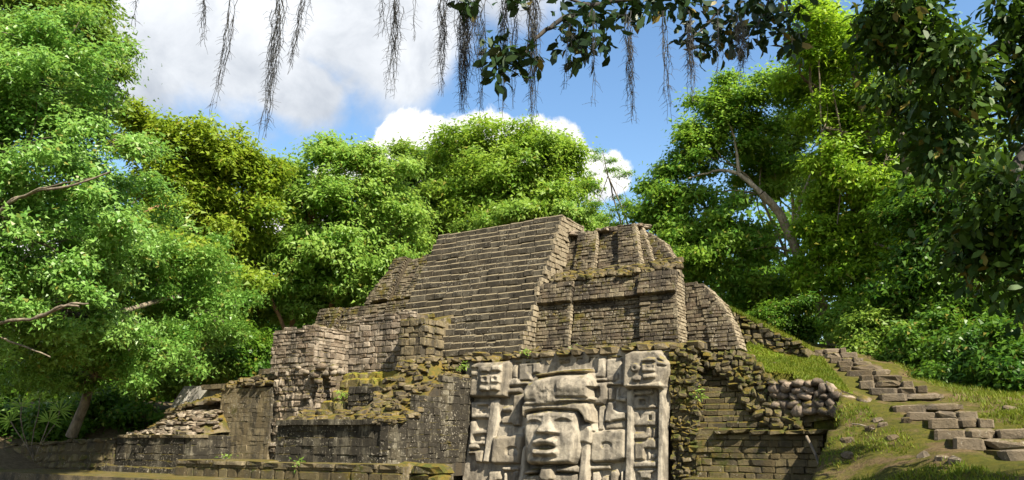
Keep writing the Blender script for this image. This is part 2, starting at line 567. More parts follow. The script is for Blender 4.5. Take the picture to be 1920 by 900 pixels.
def scatter_top(x0, x1, y0, y1, zf, n, s=(0.25, 0.14), sink=0.3):
    """rubble lying on a sloping top, zf(x, y) gives its height"""
    out = []
    for _ in range(n):
        x, y = random.uniform(x0, x1), random.uniform(y0, y1)
        z = zf(x, y)
        if z is None: continue
        a = random.uniform(0, math.pi)
        U = np.array([math.cos(a), math.sin(a), random.gauss(0, 0.12)]); U = unit(U)
        N2 = unit(np.cross((random.gauss(0, .12), random.gauss(0, .12), 1), U))
        V = unit(np.cross(U, N2))
        k = random.uniform(0.6, 1.35)
        out.append((np.array([x, y, z + s[1] * k * (0.5 - sink)]), U, V, N2, s[0] * k * random.uniform(0.8, 1.3), s[1] * k, s[0] * k))
    return out

# ------------------------------------------------------------------ ground and hillside


def sst(v, a, b):
    t = np.clip((v - a) / (b - a), 0, 1)
    return t * t * (3 - 2 * t)


def vnoise(x, y, s, seed=0):
    """cheap smooth value noise on arrays"""
    x = np.asarray(x, float) * s; y = np.asarray(y, float) * s
    xi, yi = np.floor(x).astype(np.int64), np.floor(y).astype(np.int64)
    fx, fy = x - xi, y - yi
    fx, fy = fx * fx * (3 - 2 * fx), fy * fy * (3 - 2 * fy)
    def h(a, b):
        n = (a * 374761393 + b * 668265263 + seed * 974634777) & 0xffffffff
        n = ((n ^ (n >> 13)) * 1274126177) & 0xffffffff
        return ((n ^ (n >> 16)) & 0xffff) / 65535.0
    return (h(xi, yi) * (1 - fx) + h(xi + 1, yi) * fx) * (1 - fy) + (h(xi, yi + 1) * (1 - fx) + h(xi + 1, yi + 1) * fx) * fy


def fbm(x, y, s, o=4, seed=0):
    return sum(vnoise(x, y, s * 2 ** k, seed + k) * 0.5 ** k for k in range(o)) / sum(0.5 ** k for k in range(o))


def ground_z(x, y):
    z = 0.2 + 1.5 * sst(y, 16.5, 21) * sst(-x, 17, 22) + 1.5 * sst(-x, 26, 34)
    z = z + 4.0 * sst(y, 24, 30) * sst(x, -30, -6) + 3.0 * sst(y, 32, 60)
    z = z - 1.3 * sst(x, -9, -5) * sst(y, 6, 9) * (1 - sst(y, 34, 36)) * (1 - sst(x, 8, 12))
    return z + 0.25 * (fbm(x, y, 0.12, 3, 5) - 0.5)


gx = np.concatenate([np.arange(-260, -50, 14), np.arange(-50, 30, 1.6), np.arange(30, 261, 14)])
gy = np.concatenate([np.arange(-160, -10, 12), np.arange(-10, 60, 1.6), np.arange(60, 360, 14)])
GX, GY = np.meshgrid(gx, gy)
GV = np.stack([GX, GY, ground_z(GX, GY)], -1).reshape(-1, 3)
nx = len(gx)
GF = [(j * nx + i, j * nx + i + 1, (j + 1) * nx + i + 1, (j + 1) * nx + i) for j in range(len(gy) - 1) for i in range(nx - 1)]
tag(link('ground', new_mesh('ground', GV, GF, M['forest_floor'], True)), kind='structure')

STEPS = [  # (photo row of the tread edge, left and right pixel, distance Y) of the rough stone stair on the right
    (654, 1526, 1585, 25.4), (662, 1522, 1607, 24.5), (671, 1556, 1618, 23.7), (677.5, 1570, 1632, 23.0), (685, 1574, 1652, 22.2), (694, 1588, 1668, 21.4),
    (704, 1612, 1687, 20.6), (715, 1611, 1710, 19.8), (727, 1630, 1736, 19.1), (737, 1648, 1764, 18.4),
    (757, 1672, 1800, 17.2), (772, 1700, 1830, 16.3), (784, 1738, 1860, 15.5), (803, 1750, 1925, 14.6), (820, 1785, 1960, 13.7), (842, 1874, 1990, 12.7)]
CTRL = [PY(*p) for p in [
    (1395, 668, 20.6), (1400, 670, 22.5), (1470, 672, 23.0), (1530, 662, 24.5), (1470, 705, 19.3), (1560, 712, 19.6), (1600, 730, 18.8), (1560, 690, 21.5), (1500, 712, 18.7), (1625, 747, 18.2), (1440, 690, 19.6),
    (1580, 774, 17.4), (1640, 768, 17.1), (1700, 800, 15.3), (1580, 810, 16.2), (1600, 850, 14.6), (1600, 905, 13.4), (1700, 860, 13.4), (1790, 850, 12.6), (1880, 880, 11.4), (1920, 872, 11.2), (1750, 905, 11.6), (1660, 800, 15.6),
    (1800, 748, 19), (1850, 756, 18), (1910, 768, 16.8), (1900, 745, 22), (1700, 715, 23), (1620, 662, 27), (1800, 712, 27), (1560, 650, 29.5), (1480, 640, 28), (1400, 600, 28), (1345, 575, 25.5), (1350, 575, 28), (1460, 628, 25)]]
for y, a, b, Y in STEPS:
    for q in (a - 8, (a + b) / 2, b + 8):
        p = PY(q, y, Y); p[2] -= 0.16
        p[1] += 0.05
        CTRL.append(p)
CTRL += [np.array(p, float) for p in [(8, 10, 1.0), (10, 20, 2.4), (10, 32, 4.5), (2, 7, 0.6), (-2, 9, 0.5), (4, 24, 3.0), (-7, 34, 5.5), (3, 34, 5.0), (6, 15, 1.8)]]
CTRL = np.array(CTRL)


def tps_fit(P):
    n = len(P)
    d = np.linalg.norm(P[:, None, :2] - P[None, :, :2], axis=2)
    K = np.where(d > 0, d * d * np.log(d + 1e-9), 0) + np.eye(n) * 0.35
    A = np.zeros((n + 3, n + 3)); A[:n, :n] = K
    A[:n, n] = 1; A[:n, n + 1:] = P[:, :2]; A[n, :n] = 1; A[n + 1:, :n] = P[:, :2].T
    return np.linalg.solve(A, np.concatenate([P[:, 2], [0, 0, 0]]))


TPS = tps_fit(CTRL)


def hill_z(x, y):
    x = np.asarray(x, float); y = np.asarray(y, float)
    d = np.sqrt((x[..., None] - CTRL[:, 0]) ** 2 + (y[..., None] - CTRL[:, 1]) ** 2)
    K = np.where(d > 0, d * d * np.log(d + 1e-9), 0)
    n = len(CTRL)
    z = K @ TPS[:n] + TPS[n] + TPS[n + 1] * x + TPS[n + 2] * y
    return z


def hill_rough(x, y):
    x = np.asarray(x, float); y = np.asarray(y, float)
    calm = 1 - 0.85 * np.exp(-((x - (0.75 - (y - 12.7) * 0.30)) / 1.0) ** 2)
    return hill_z(x, y) + calm * 0.24 * (fbm(x, y, 1.5, 4, 11) - 0.5) + 0.07 * (fbm(x, y, 6, 2, 3) - 0.5)


def hill_inside(x, y):
    edge = -2.25 + 0.12 * (vnoise(np.asarray(y), np.asarray(y) * 0, 1.7, 9) - 0.5)
    back = np.where(np.asarray(x) < -3.3, 19.45, 18.35 + (np.asarray(x) + 1.8) * -0.28)
    return (x > edge) | ((y > back) & (x > -5.3))


hx = np.arange(-7.5, 11, 0.11); hy = np.arange(8.0, 36, 0.13)
HX, HY = np.meshgrid(hx, hy)
HZ = hill_rough(HX, HY)
ins = hill_inside(HX, HY) | (HY > 23.9)
ins &= ~((HX < -5.2) & (HY < 24.2))
nxh = len(hx)
HV = np.stack([HX, HY, HZ], -1).reshape(-1, 3)
cell = ins[:-1, :-1] & ins[1:, :-1] & ins[:-1, 1:] & ins[1:, 1:]
jj, ii = np.nonzero(cell)
HF = np.stack([jj * nxh + ii, jj * nxh + ii + 1, (jj + 1) * nxh + ii + 1, (jj + 1) * nxh + ii], 1).tolist()
verts = HV.tolist()
# earth faces that close the cut edges of the bank down to the pit floor
cp = np.pad(cell, 1)
for j, i in zip(jj.tolist(), ii.tolist()):
    for dj, di, a, b in ((-1, 0, (0, 0), (0, 1)), (1, 0, (1, 1), (1, 0)), (0, -1, (1, 0), (0, 0)), (0, 1, (0, 1), (1, 1))):
        if not cp[j + 1 + dj, i + 1 + di]:
            A = (j + a[0]) * nxh + i + a[1]; B = (j + b[0]) * nxh + i + b[1]
            k = len(verts)
            verts.append([HV[A][0], HV[A][1], -1.2]); verts.append([HV[B][0], HV[B][1], -1.2])
            HF.append((B, A, k, k + 1))
hme = new_mesh('hillside', verts, HF, M['earth'], True)
TURF_FACES = [(HV[f[0]][0] + 0.05, HV[f[0]][1] + 0.06) for f in HF[:len(jj)]]
hill = link('hillside', hme)
tag(hill, kind='structure')


def blades(n, region, h=(0.05, 0.12), mat='grass', w=0.012, name='grass'):
    """separate little grass blades on the hillside; region(x, y) -> weight"""
    xs = rng.uniform(-5.3, 4, n * 5); ys = rng.uniform(10, 27, n * 5)
    wt = region(xs, ys) * hill_inside(xs, ys)
    k = rng.uniform(0, 1, len(xs)) < wt
    xs, ys = xs[k][:n], ys[k][:n]
    zs = hill_rough(xs, ys) - 0.01
    m = len(xs)
    a = rng.uniform(0, 2 * np.pi, m)
    hh = rng.uniform(*h, m)
    lean = rng.normal(0, 0.45, (m, 2)) * hh[:, None]
    B = np.stack([xs, ys, zs], 1)
    dx = np.stack([np.cos(a) * w, np.sin(a) * w, np.zeros(m)], 1)
    T = B + np.concatenate([lean, hh[:, None]], 1)
    V = np.stack([B - dx, B + dx, T], 1).reshape(-1, 3)
    return link(name, quads_mesh(name, V, M[mat], 3))


def turf_region(x, y):
    # the mown green bank between the boulder wall and the stair, thinning on the trodden strip
    inside = (y > 18.6 - (x + 1.8) * 0.28) & (y < 24.6) & (x < -1.9 - (y - 18) * 0.22)
    patchy = fbm(x, y, 0.9, 3, 21)
    return inside * np.clip((patchy - 0.05) * 3.5, 0, 1)


def weeds_region(x, y):
    inside = (x > -2.2) & (y < 19)
    onsteps = (np.abs(x - (0.6 - (y - 12.7) * 0.30)) < 0.75) & (y > 11)
    return inside * ~onsteps * np.clip((fbm(x, y, 1.1, 3, 31) - 0.42) * 3.0, 0, 1)


def verge_region(x, y):
    return (x > 0.3 - (y - 18) * 0.25) & (y > 15.5) & (y < 27) & (x < 4)


hme.materials.append(M['turf'])
tf = np.array(TURF_FACES)
tw = turf_region(tf[:, 0], tf[:, 1])
mi = np.zeros(len(hme.polygons), np.int32); mi[:len(tf)] = (tw > 0.28)
hme.polygons.foreach_set('material_index', mi)
g1 = blades(70000, turf_region, (0.03, 0.085), w=0.016)
tag(g1, 'short bright green grass on the bank above the boulders', 'grass', kind='stuff')
g2 = blades(26000, weeds_region, (0.03, 0.10))
tag(g2, 'thin mossy grass on the eroded earth bank', 'grass', kind='stuff')
g3 = blades(15000, verge_region, (0.05, 0.14))
tag(g3, 'low grass along the forest edge beside the stair', 'grass', kind='stuff')

# ------------------------------------------------------------------ stepped pyramid
XC = -14.07                         # middle of the stair
XR, XL = -11.36, -16.78             # its sides
pyr = thing('stepped_pyramid', (XC, 24.0, 4.0), 'tall ruined stepped pyramid with a broad steep stair of dark stone', 'pyramid')
NST = 21
Z0, Z1, YB, YT = 4.0, 9.22, 20.0, 23.25
# stair core with real steps
prof = [(YB, 3.2)]
dz, dy = (Z1 - Z0) / NST, (YT - YB) / NST
for k in range(NST):
    prof += [(YB + k * dy + 0.05, Z0 + k * dz), (YB + k * dy + 0.05, Z0 + (k + 1) * dz - 0.02)]
prof += [(YT + 1.6, Z1 - 0.02), (YT + 1.6, 3.2)]
V = [(XL + 0.04, y, z) for y, z in prof] + [(XR - 0.04, y, z) for y, z in prof]
n = len(prof)
FC = [(i, (i + 1) % n, n + (i + 1) % n, n + i) for i in range(n)] + [tuple(range(n - 1, -1, -1)), tuple(range(n, 2 * n))]
stair = part('staircase', V, FC, M['mortar'], pyr)
it = []
for k in range(NST):
    z0, z1, y = Z0 + k * dz, Z0 + (k + 1) * dz, YB + k * dy
    x = XL - (0.0 if k % 2 else 0.05)
    while x < XR - 0.05:
        w = random.uniform(0.30, 0.70)
        if XR - (x + w) < 0.2: w = XR - x
        ang = random.gauss(0, 0.012)
        U = np.array([math.cos(ang), math.sin(ang), random.gauss(0, 0.012)]); U = unit(U)
        Nn = unit(np.cross(U, (0, 0, 1))); V2 = np.array([0, 0, 1.0])
        Nn = unit(np.array([U[1], -U[0], random.gauss(0.02, 0.03)])); V2 = unit(np.cross(U, Nn)); V2 = V2 if V2[2] > 0 else -V2
        if np.dot(np.cross(U, Nn), V2) < 0: U = -U
        sag = 0.035 * (vnoise(x, k * 1.0, 0.8, 4) - 0.5) * 2
        it.append((np.array([x + w / 2, y + 0.17 + random.gauss(0, 0.016), (z0 + z1) / 2 + sag + random.gauss(0, 0.010)]), U, V2, Nn, w - 0.008, dz * 1.03, 0.36))
        x += w
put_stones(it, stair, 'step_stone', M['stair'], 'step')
# side of the stair, coursed stones paled to look sunlit (facing +X)
it = patch((XR, YB + 0.05, Z0 - 0.6), (XR, YT + 1.6, Z0 - 0.6), (XR, YT + 1.6, Z1), (XR, YB + 0.05, Z1), 0.17, 0.28, 0.14, proud=0.03,
           keep=lambda u, t, c: c[2] < Z0 + (c[1] - YB) / dy * dz + 0.12)
it = [(c, U, V2, np.array(Nn) * (1 if Nn[0] > 0 else -1), w, h, d) for c, U, V2, Nn, w, h, d in it]
put_stones(it, stair, 'side_stone', M['sun_side'], 'block', cap=170)


def tier(parent, pname, mirror, mat, sname, segs, cornice, cap=300, core='mortar', course=0.115, width=0.31):
    """segs: (xb0, xb1, xt0, xt1, yb, yt, zb, zt, side): one battered wall section, side = depth of its lit right return"""
    items, returns = [], []
    allV, allF = [], []
    for (xb0, xb1, xt0, xt1, yb, yt, zb, zt, side) in segs:
        def mx(x): return 2 * XC - x if mirror else x
        BL, BR, TR, TL = (mx(xb0), yb, zb), (mx(xb1), yb, zb), (mx(xt1), yt, zt), (mx(xt0), yt, zt)
        if mirror: BL, BR, TR, TL = BR, BL, TL, TR
        items += patch(BL, BR, TR, TL, course, width, 0.16, gap=0.016, proud=0.0, pj=0.018, rot=0.02, cj=0.35, wj=0.55)
        if side:
            if not mirror:
                returns += patch(BR, (BR[0], yb + side, zb), (TR[0], yt + side, zt), TR, course, width * 0.8, 0.14, proud=0.0, pj=0.01, rot=0.01)
        b = len(allV)
        e = 0.05
        q = lambda p, dx, dyy: (p[0] + dx, p[1] + dyy, p[2])
        back = yt + (0.85 if side else 2.4)
        allV += [q(BL, e, e), q(BR, -e, e), (BR[0] - e, back, zb), (BL[0] + e, back, zb), q(TL, e, e), q(TR, -e, e), (TR[0] - e, back, zt - 0.02), (TL[0] + e, back, zt - 0.02)]
        allV[-4] = (allV[-4][0], allV[-4][1], zt - 0.02); allV[-3] = (allV[-3][0], allV[-3][1], zt - 0.02)
        allF += [tuple(b + k for k in f) for f in HEX]
    body = part(pname, allV, allF, M[core], parent)
    put_stones(items, body, sname, M[mat], 'block', cap=cap)
    if returns: put_stones(returns, body, 'return_stone', M['sun_side'], 'block', cap=160)  # sunlit look of the returns comes from their paler stone colour
    return body


zb2, zt2 = 3.95, 6.42
y2 = lambda z: 20.79 + (z - 4.06) * 0.30
segs2 = [(-11.40, -10.12, -11.40, -10.22, y2(zb2), y2(zt2), zb2, zt2, 0.2),
         (-10.12, -7.80, -10.22, -7.95, y2(zb2) + 0.20, y2(zt2) + 0.20, zb2, zt2, 0),
         (-7.80, -6.60, -7.95, -6.80, y2(zb2) - 0.02, y2(zt2) - 0.02, zb2, zt2, 0.85),
         (-6.60, -5.86, -6.80, -6.40, 21.62, 22.25, zb2, 6.15, 0.0),
         (-5.90, -5.06, -6.07, -5.28, 21.50, 21.73, zb2, 4.65, 0.8), (-6.07, -5.28, -6.25, -5.60, 21.73, 21.97, 4.65, 5.35, 0.8), (-6.25, -5.60, -6.50, -6.20, 21.97, 22.20, 5.35, 6.05, 0.8)]
t2 = tier(pyr, 'lower_tier', False, 'tier', 'wall_stone', segs2, None)
tier(pyr, 'lower_tier', True, 'tier', 'wall_stone', segs2, None, cap=120, width=0.36)
# projecting apron moulding near the top of the lower tier
it = []
for xa, xb, off in ((-11.38, -10.16, 0.0), (-10.16, -7.92, 0.16), (-7.92, -6.72, -0.03)):
    ya, yb_ = y2(5.72) + off - 0.19, y2(6.42) + off - 0.12
    it += patch((xa, ya, 5.72), (xb, ya, 5.72), (xb - 0.02, yb_, 6.42), (xa, yb_, 6.42), 0.15, 0.34, 0.2, proud=0.0, pj=0.012, rot=0.012)
put_stones(it, t2, 'moulding_stone', M['tier'], 'block')
# rough mossy ledge over it
it = scatter_top(-11.2, -6.7, 21.45, 22.7, lambda x, y: 6.40 + (y - 21.45) * 0.42, 130, (0.28, 0.17))
put_stones(it, t2, 'ledge_stone', M['mossgold'], 'round')

zb3, zt3 = 6.80, 8.62
y3 = lambda z: 22.85 + (z - 7.05) * 0.45
segs3 = [(-11.40, -10.85, -11.40, -10.98, y3(zb3) + 0.22, y3(zt3) + 0.22, zb3, zt3, 0.0),
         (-10.85, -10.05, -10.98, -10.22, y3(zb3), y3(zt3), zb3, zt3, 0.25),
         (-10.05, -9.15, -10.22, -9.45, y3(zb3) + 0.24, y3(zt3) + 0.24, zb3, zt3 - 0.02, 0.0),
         (-9.15, -8.35, -9.45, -8.78, y3(zb3) - 0.02, y3(zt3) - 0.02, zb3, zt3 + 0.05, 0.5),
         (-8.35, -7.95, -8.78, -8.62, y3(zb3) + 0.35, y3(zt3) + 0.25, zb3, zt3 - 0.05, 0.3),
         (-7.95, -7.42, -8.2, -7.58, y3(zb3) + 0.60, y3(7.4) + 0.58, zb3, 7.4, 0.6), (-8.2, -7.58, -8.42, -7.90, y3(7.4) + 0.58, y3(7.95) + 0.56, 7.4, 7.95, 0.6), (-8.42, -7.90, -8.62, -8.40, y3(7.95) + 0.56, y3(8.35) + 0.55, 7.95, 8.35, 0.6)]
t3 = tier(pyr, 'upper_tier', False, 'tier', 'wall_stone', segs3, None, cap=220)
tier(pyr, 'upper_tier', True, 'tier', 'wall_stone', segs3, None, cap=60, width=0.36)
it = scatter_top(-11.2, -8.5, 23.6, 24.6, lambda x, y: 8.58 + (y - 23.6) * 0.1, 40, (0.26, 0.14))
put_stones(it, t3, 'top_stone', M['tan'], 'round')
# rounded back mass of the pyramid that closes it behind the tiers
bv, bf = hexa([(-21.6, 22.4, 3), (-6.7, 22.4, 3), (-5.9, 30, 3), (-22.6, 30, 3)], [(-20.3, 23.8, 6.3), (-8.6, 23.8, 6.3), (-8.9, 27.5, 6.3), (-20.0, 27.5, 6.3)])
part('core', bv, bf, M['mortar_pale'], pyr)

# ------------------------------------------------------------------ terrace that carries the pyramid, and the carved mask
terr = thing('temple_terrace', (-14, 19.2, 0.2), 'long stone terrace below the pyramid with a mossy overhanging rim', 'terrace')
tv, tf = block(-21.7, -5.9, 19.05, 30, -0.2, 3.90)
tbody = part('body', tv, tf, M['mortar_pale'], terr)
it = []
x = -13.3
while x < -5.75:
    w = random.uniform(0.28, 0.6)
    zz = 3.80 - 0.05 * sst(-x, 9, 12) + random.gauss(0, 0.015)
    it.append((np.array([x + w / 2, 18.98 + random.gauss(0, 0.03), zz]), np.array([1., 0, 0]), np.array([0, 0, 1.]), np.array([0, 1., 0]), w - 0.012, random.uniform(0.17, 0.25), 0.75))
    if x > -11.5 and x < -6.6:
        it.append((np.array([x + w / 2 + .1, 19.0 + random.gauss(0, 0.03), zz - 0.22]), np.array([1., 0, 0]), np.array([0, 0, 1.]), np.array([0, 1., 0]), w - 0.015, random.uniform(0.15, 0.22), 0.5))
    x += w
put_stones(it, tbody, 'rim_stone', M['mossgold'], 'round')
it = scatter_top(-13.2, -5.9, 18.95, 20.3, lambda x, y: 3.90, 90, (0.3, 0.12))
put_stones(it, tbody, 'terrace_stone', M['mossgold'], 'round')


# --- the carved panel: one relief surface, split into its carved pieces
def zq(x, y):            # enlarged-detail coordinates used to measure the carving
    return 840 + x / 3.215, 620 + y / 3.215


PANEL_Y = lambda z: 18.5 + 0.18 * (z - 2.0)
mgx = np.arange(-12.95, -6.0, 0.0145); mgz = np.arange(0.15, 3.98, 0.0145)
MX, MZ = np.meshgrid(mgx, mgz)


def to_zoom(depth):
    """where the points of the panel, raised by depth, appear in detail coordinates"""
    vx, vy, vz = MX - CAM[0], PANEL_Y(MZ) - depth - CAM[1], MZ - CAM[2]
    zz = vx * FW[0] + vy * FW[1] + vz * FW[2]
    px = CX + F * (vx * RT[0] + vy * RT[1]) / zz
    py = CY - F * (vx * UP[0] + vy * UP[1] + vz * UP[2]) / zz
    return (px - 840) * 3.215, (py - 620) * 3.215


ZC = {}


def zoomed(depth):
    k = round(depth, 2)
    if k not in ZC: ZC[k] = to_zoom(k)
    return ZC[k]


def sd_poly(X, Y, P):
    """signed distance, positive inside"""
    P = np.array(P, float)
    d = np.full(X.shape, 1e9)
    inside = np.zeros(X.shape, bool)
    for i in range(len(P)):
        a, b = P[i], P[(i + 1) % len(P)]
        ex, ey = b - a
        wx, wy = X - a[0], Y - a[1]
        t = np.clip((wx * ex + wy * ey) / (ex * ex + ey * ey + 1e-9), 0, 1)
        d = np.minimum(d, (wx - ex * t) ** 2 + (wy - ey * t) ** 2)
        c = ((a[1] > Y) != (b[1] > Y)) & (X < (b[0] - a[0]) * (Y - a[1]) / (b[1] - a[1] + 1e-12) + a[0])
        inside ^= c
    d = np.sqrt(d)
    return np.where(inside, d, -d)


def sd_ell(X, Y, cx, cy, rx, ry):
    return (1 - np.sqrt(((X - cx) / rx) ** 2 + ((Y - cy) / ry) ** 2)) * min(rx, ry)


MH = np.zeros_like(MX) + 0.03 * (fbm(MX, MZ, 2.2, 4, 2) - 0.5)
ML = np.zeros(MX.shape, int)
MNAMES = ['background']


def prof_round(t):
    t = np.clip(t, 0, 1)
    return np.sqrt(np.clip(1 - (1 - t) ** 2, 0, 1))


def rect(x0, y0, x1, y1):
    return [(x0, y0), (x1, y0), (x1, y1), (x0, y1)]


def raise_(name, P, depth, bev=14, wob=5.0, rnd=6, ell=None):
    global MH
    X, Y = zoomed(depth * 0.84)
    wv = (fbm(MX, MZ, 3.5, 3, len(MNAMES)) - 0.5) * wob
    sd = (sd_ell(X, Y, *ell) if ell else sd_poly(X, Y, P)) + wv
    h = depth * (0.15 + 0.85 * prof_round(sd / bev))
    k = (sd > 0)
    up = k & (h > MH)
    MH = np.where(up, h, MH)
    if name:
        MNAMES.append(name)
        ML[k & (h >= MH - 1e-6)] = len(MNAMES) - 1
    return sd


def cut(P, depth, bev=10, ref=None, wob=4.0, ell=None):
    global MH
    X, Y = zoomed((ref if ref is not None else depth + 0.1) * 0.84)
    sd = (sd_ell(X, Y, *ell) if ell else sd_poly(X, Y, P)) + (fbm(MX, MZ, 3.5, 3, 77) - 0.5) * wob
    t = prof_round(sd / bev)
    MH = np.where(sd > 0, np.minimum(MH, MH * (1 - t) + depth * t), MH)


# left-hand pilaster (photo coordinates of the detail view)
raise_('border_strip', [(250, 425), (318, 405), (312, 470), (300, 570), (262, 700), (240, 795), (203, 795), (228, 600)], 0.20, 12)
raise_('carved_block', rect(132, 428, 250, 532), 0.20, 16)
cut(rect(172, 446, 240, 502), 0.03, 8, 0.2)
raise_('carved_scroll', None, 0.15, 12, ell=(196, 486, 30, 20))
cut(None, 0.04, 6, 0.15, ell=(212, 488, 12, 12))
raise_('carved_block', [(128, 545), (165, 540), (165, 600), (240, 590), (235, 625), (150, 632), (150, 668), (228, 660), (222, 690), (122, 690)], 0.19, 12)
raise_('carved_block', rect(190, 636, 232, 664), 0.13, 10)
raise_('carved_block', [(118, 684), (170, 680), (186, 690), (182, 714), (118, 716)], 0.22, 14)
raise_('carved_block', [(115, 724), (214, 720), (200, 795), (160, 795), (155, 745), (115, 748)], 0.19, 12)
# left-hand small head
raise_('glyph_head', [(128, 205), (165, 190), (362, 177), (374, 190), (368, 260), (345, 400), (240, 404), (114, 402), (122, 330)], 0.34, 20)
cut(rect(134, 222, 180, 250), 0.26, 8, 0.34)
cut(rect(126, 268, 172, 300), 0.26, 8, 0.34)
raise_('carved_block', [(184, 212), (322, 196), (318, 290), (300, 368), (178, 366)], 0.44, 12)
cut([(192, 250), (318, 238), (316, 262), (190, 272)], 0.38, 6, 0.44)
raise_('brow', rect(196, 222, 248, 252), 0.50, 9)
raise_('brow', rect(256, 206, 314, 244), 0.50, 9)
raise_('eye', rect(188, 270, 246, 318), 0.50, 8)
cut(None, 0.43, 5, 0.5, ell=(214, 290, 17, 13))
raise_('eye', rect(252, 266, 308, 316), 0.50, 8)
cut(None, 0.43, 5, 0.5, ell=(276, 288, 16, 13))
raise_('mouth', rect(180, 330, 242, 364), 0.52, 10)
raise_('mouth', rect(248, 328, 300, 362), 0.52, 10)
# field between left-hand pilaster and the face
raise_('carved_slab', rect(384, 204, 416, 286), 0.14, 8)
raise_('carved_slab', [(424, 200), (545, 190), (540, 250), (500, 262), (500, 300), (424, 302)], 0.15, 10)
cut([(470, 205), (512, 200), (512, 268), (500, 278), (470, 250)], 0.09, 8, 0.15)
raise_('carved_knob', [(358, 295), (385, 284), (420, 290), (430, 306), (480, 304), (482, 324), (430, 332), (360, 336)], 0.22, 14)
raise_('carved_bar', [(352, 346), (436, 340), (442, 358), (436, 376), (352, 382)], 0.22, 14)
raise_('carved_tongue', [(392, 388), (446, 380), (436, 480), (428, 572), (392, 576), (380, 562), (326, 562), (312, 540), (330, 518), (366, 512), (386, 460)], 0.18, 10)
raise_('carved_bar', [(318, 458), (384, 444), (396, 462), (386, 488), (318, 492)], 0.21, 16)
raise_('carved_slab', [(302, 572), (300, 560), (452, 585), (450, 632), (292, 640)], 0.10, 10)
raise_('ear_flare', [(262, 640), (330, 634), (446, 622), (452, 640), (424, 805), (262, 806), (246, 790)], 0.26, 18)
sdh = zoomed(0.26)
cut(None, 0.17, 8, 0.26, ell=(382, 728, 40, 32))
raise_('carved_disc', None, 0.235, 8, ell=(388, 738, 32, 28))
raise_('carved_block', [(240, 850), (312, 846), (312, 900), (236, 930)], 0.20, 12)
raise_('carved_block', rect(320, 818, 424, 846), 0.18, 10)
raise_('carved_block', [(332, 860), (352, 850), (352, 940), (332, 940)], 0.16, 8)
raise_('carved_block', [(384, 850), (414, 846), (400, 960), (372, 960)], 0.18, 8)
# framing strips beside the face
raise_('side_strip', [(452, 690), (468, 700), (470, 800), (450, 960), (402, 960), (425, 840), (440, 720)], 0.30, 14)
raise_('side_strip', [(800, 640), (850, 650), (848, 780), (835, 960), (770, 960), (786, 800)], 0.36, 16)
raise_('ear_band', [(790, 560), (850, 560), (866, 600), (850, 684), (784, 676)], 0.44, 16)
raise_('side_strip', [(842, 320), (866, 400), (884, 560), (886, 610), (850, 620), (838, 480)], 0.36, 20)
# the big face
HFACE = 0.60
sdf = raise_('face', [(446, 520), (460, 496), (600, 476), (765, 484), (790, 520), (794, 620), (788, 700), (774, 770), (752, 810), (600, 816), (476, 816), (452, 792), (444, 700), (440, 610)], HFACE, 40, 4)
fx, fy = zoomed((HFACE + 0.10) * 0.86)
g = lambda cx, cy, sx, sy: np.exp(-((fx - cx) / sx) ** 2 - ((fy - cy) / sy) ** 2)
fm = sst(sdf, 0, 14)
add = np.zeros_like(MX)
add += 0.10 * np.clip(1 - ((fx - 612) / 165) ** 2, -0.6, 1)
add += 0.035 * sst(-fy, -524, -508)                                   # forehead over the brows
for cx, cy in ((516, 562), (690, 552)):
    add -= 0.115 * g(cx, cy, 44, 20)
    add += 0.085 * g(cx, cy + 5, 30, 10)
    add -= 0.030 * g(cx, cy + 8, 34, 3.0)                              # closed lids
    arch = cy - 30 + ((fx - cx) / 46) ** 2 * 16
    add += 0.05 * np.exp(-((fy - arch) / 7) ** 2) * sst(60 - np.abs(fx - cx), 0, 25)
ncx = 592 + (fy - 520) * 0.10
t = np.clip((fy - 515) / 95, 0, 1)
nw = 20 + 45 * t ** 1.3
nose = (0.05 + 0.17 * t) * np.exp(-((fx - ncx) / nw) ** 4) * sst(fy, 500, 530) * (1 - sst(fy, 606, 632))
add += nose
for cx in (562, 636):
    add += 0.10 * g(cx, 604, 22, 17) * (1 - sst(fy, 614, 628))
add += 0.03 * g(583, 640, 12, 14)
lipw = sst(92 - np.abs(fx - 588), 0, 34)
ul = 662 + ((fx - 588) / 75) ** 2 * 14
add += 0.17 * np.exp(-((fy - ul) / 24) ** 2) * lipw
ll = 737 - ((fx - 575) / 75) ** 2 * 5
add += 0.17 * np.exp(-((fy - ll) / 18) ** 2) * sst(86 - np.abs(fx - 586), 0, 24)
mo = sst(1 - np.sqrt(((fx - 585) / 64) ** 2 + ((fy - 702) / 17) ** 2), -0.05, 0.3)
add -= 0.20 * mo
add += 0.05 * mo * (np.sin(fx / 7.0) > -0.5) * sst(-fy, -706, -698)   # teeth row
add += 0.07 * g(722, 668, 52, 70) + 0.06 * g(488, 672, 30, 60)
add -= 0.05 * g(660, 640, 18, 50)
add -= 0.05 * np.exp(-((fy - 766) / 9) ** 2) * sst(90 - np.abs(fx - 575), 0, 30)
add += 0.05 * g(590, 790, 90, 16)
k = ML == MNAMES.index('face')
MH = np.where(k, MH + add * fm, MH)
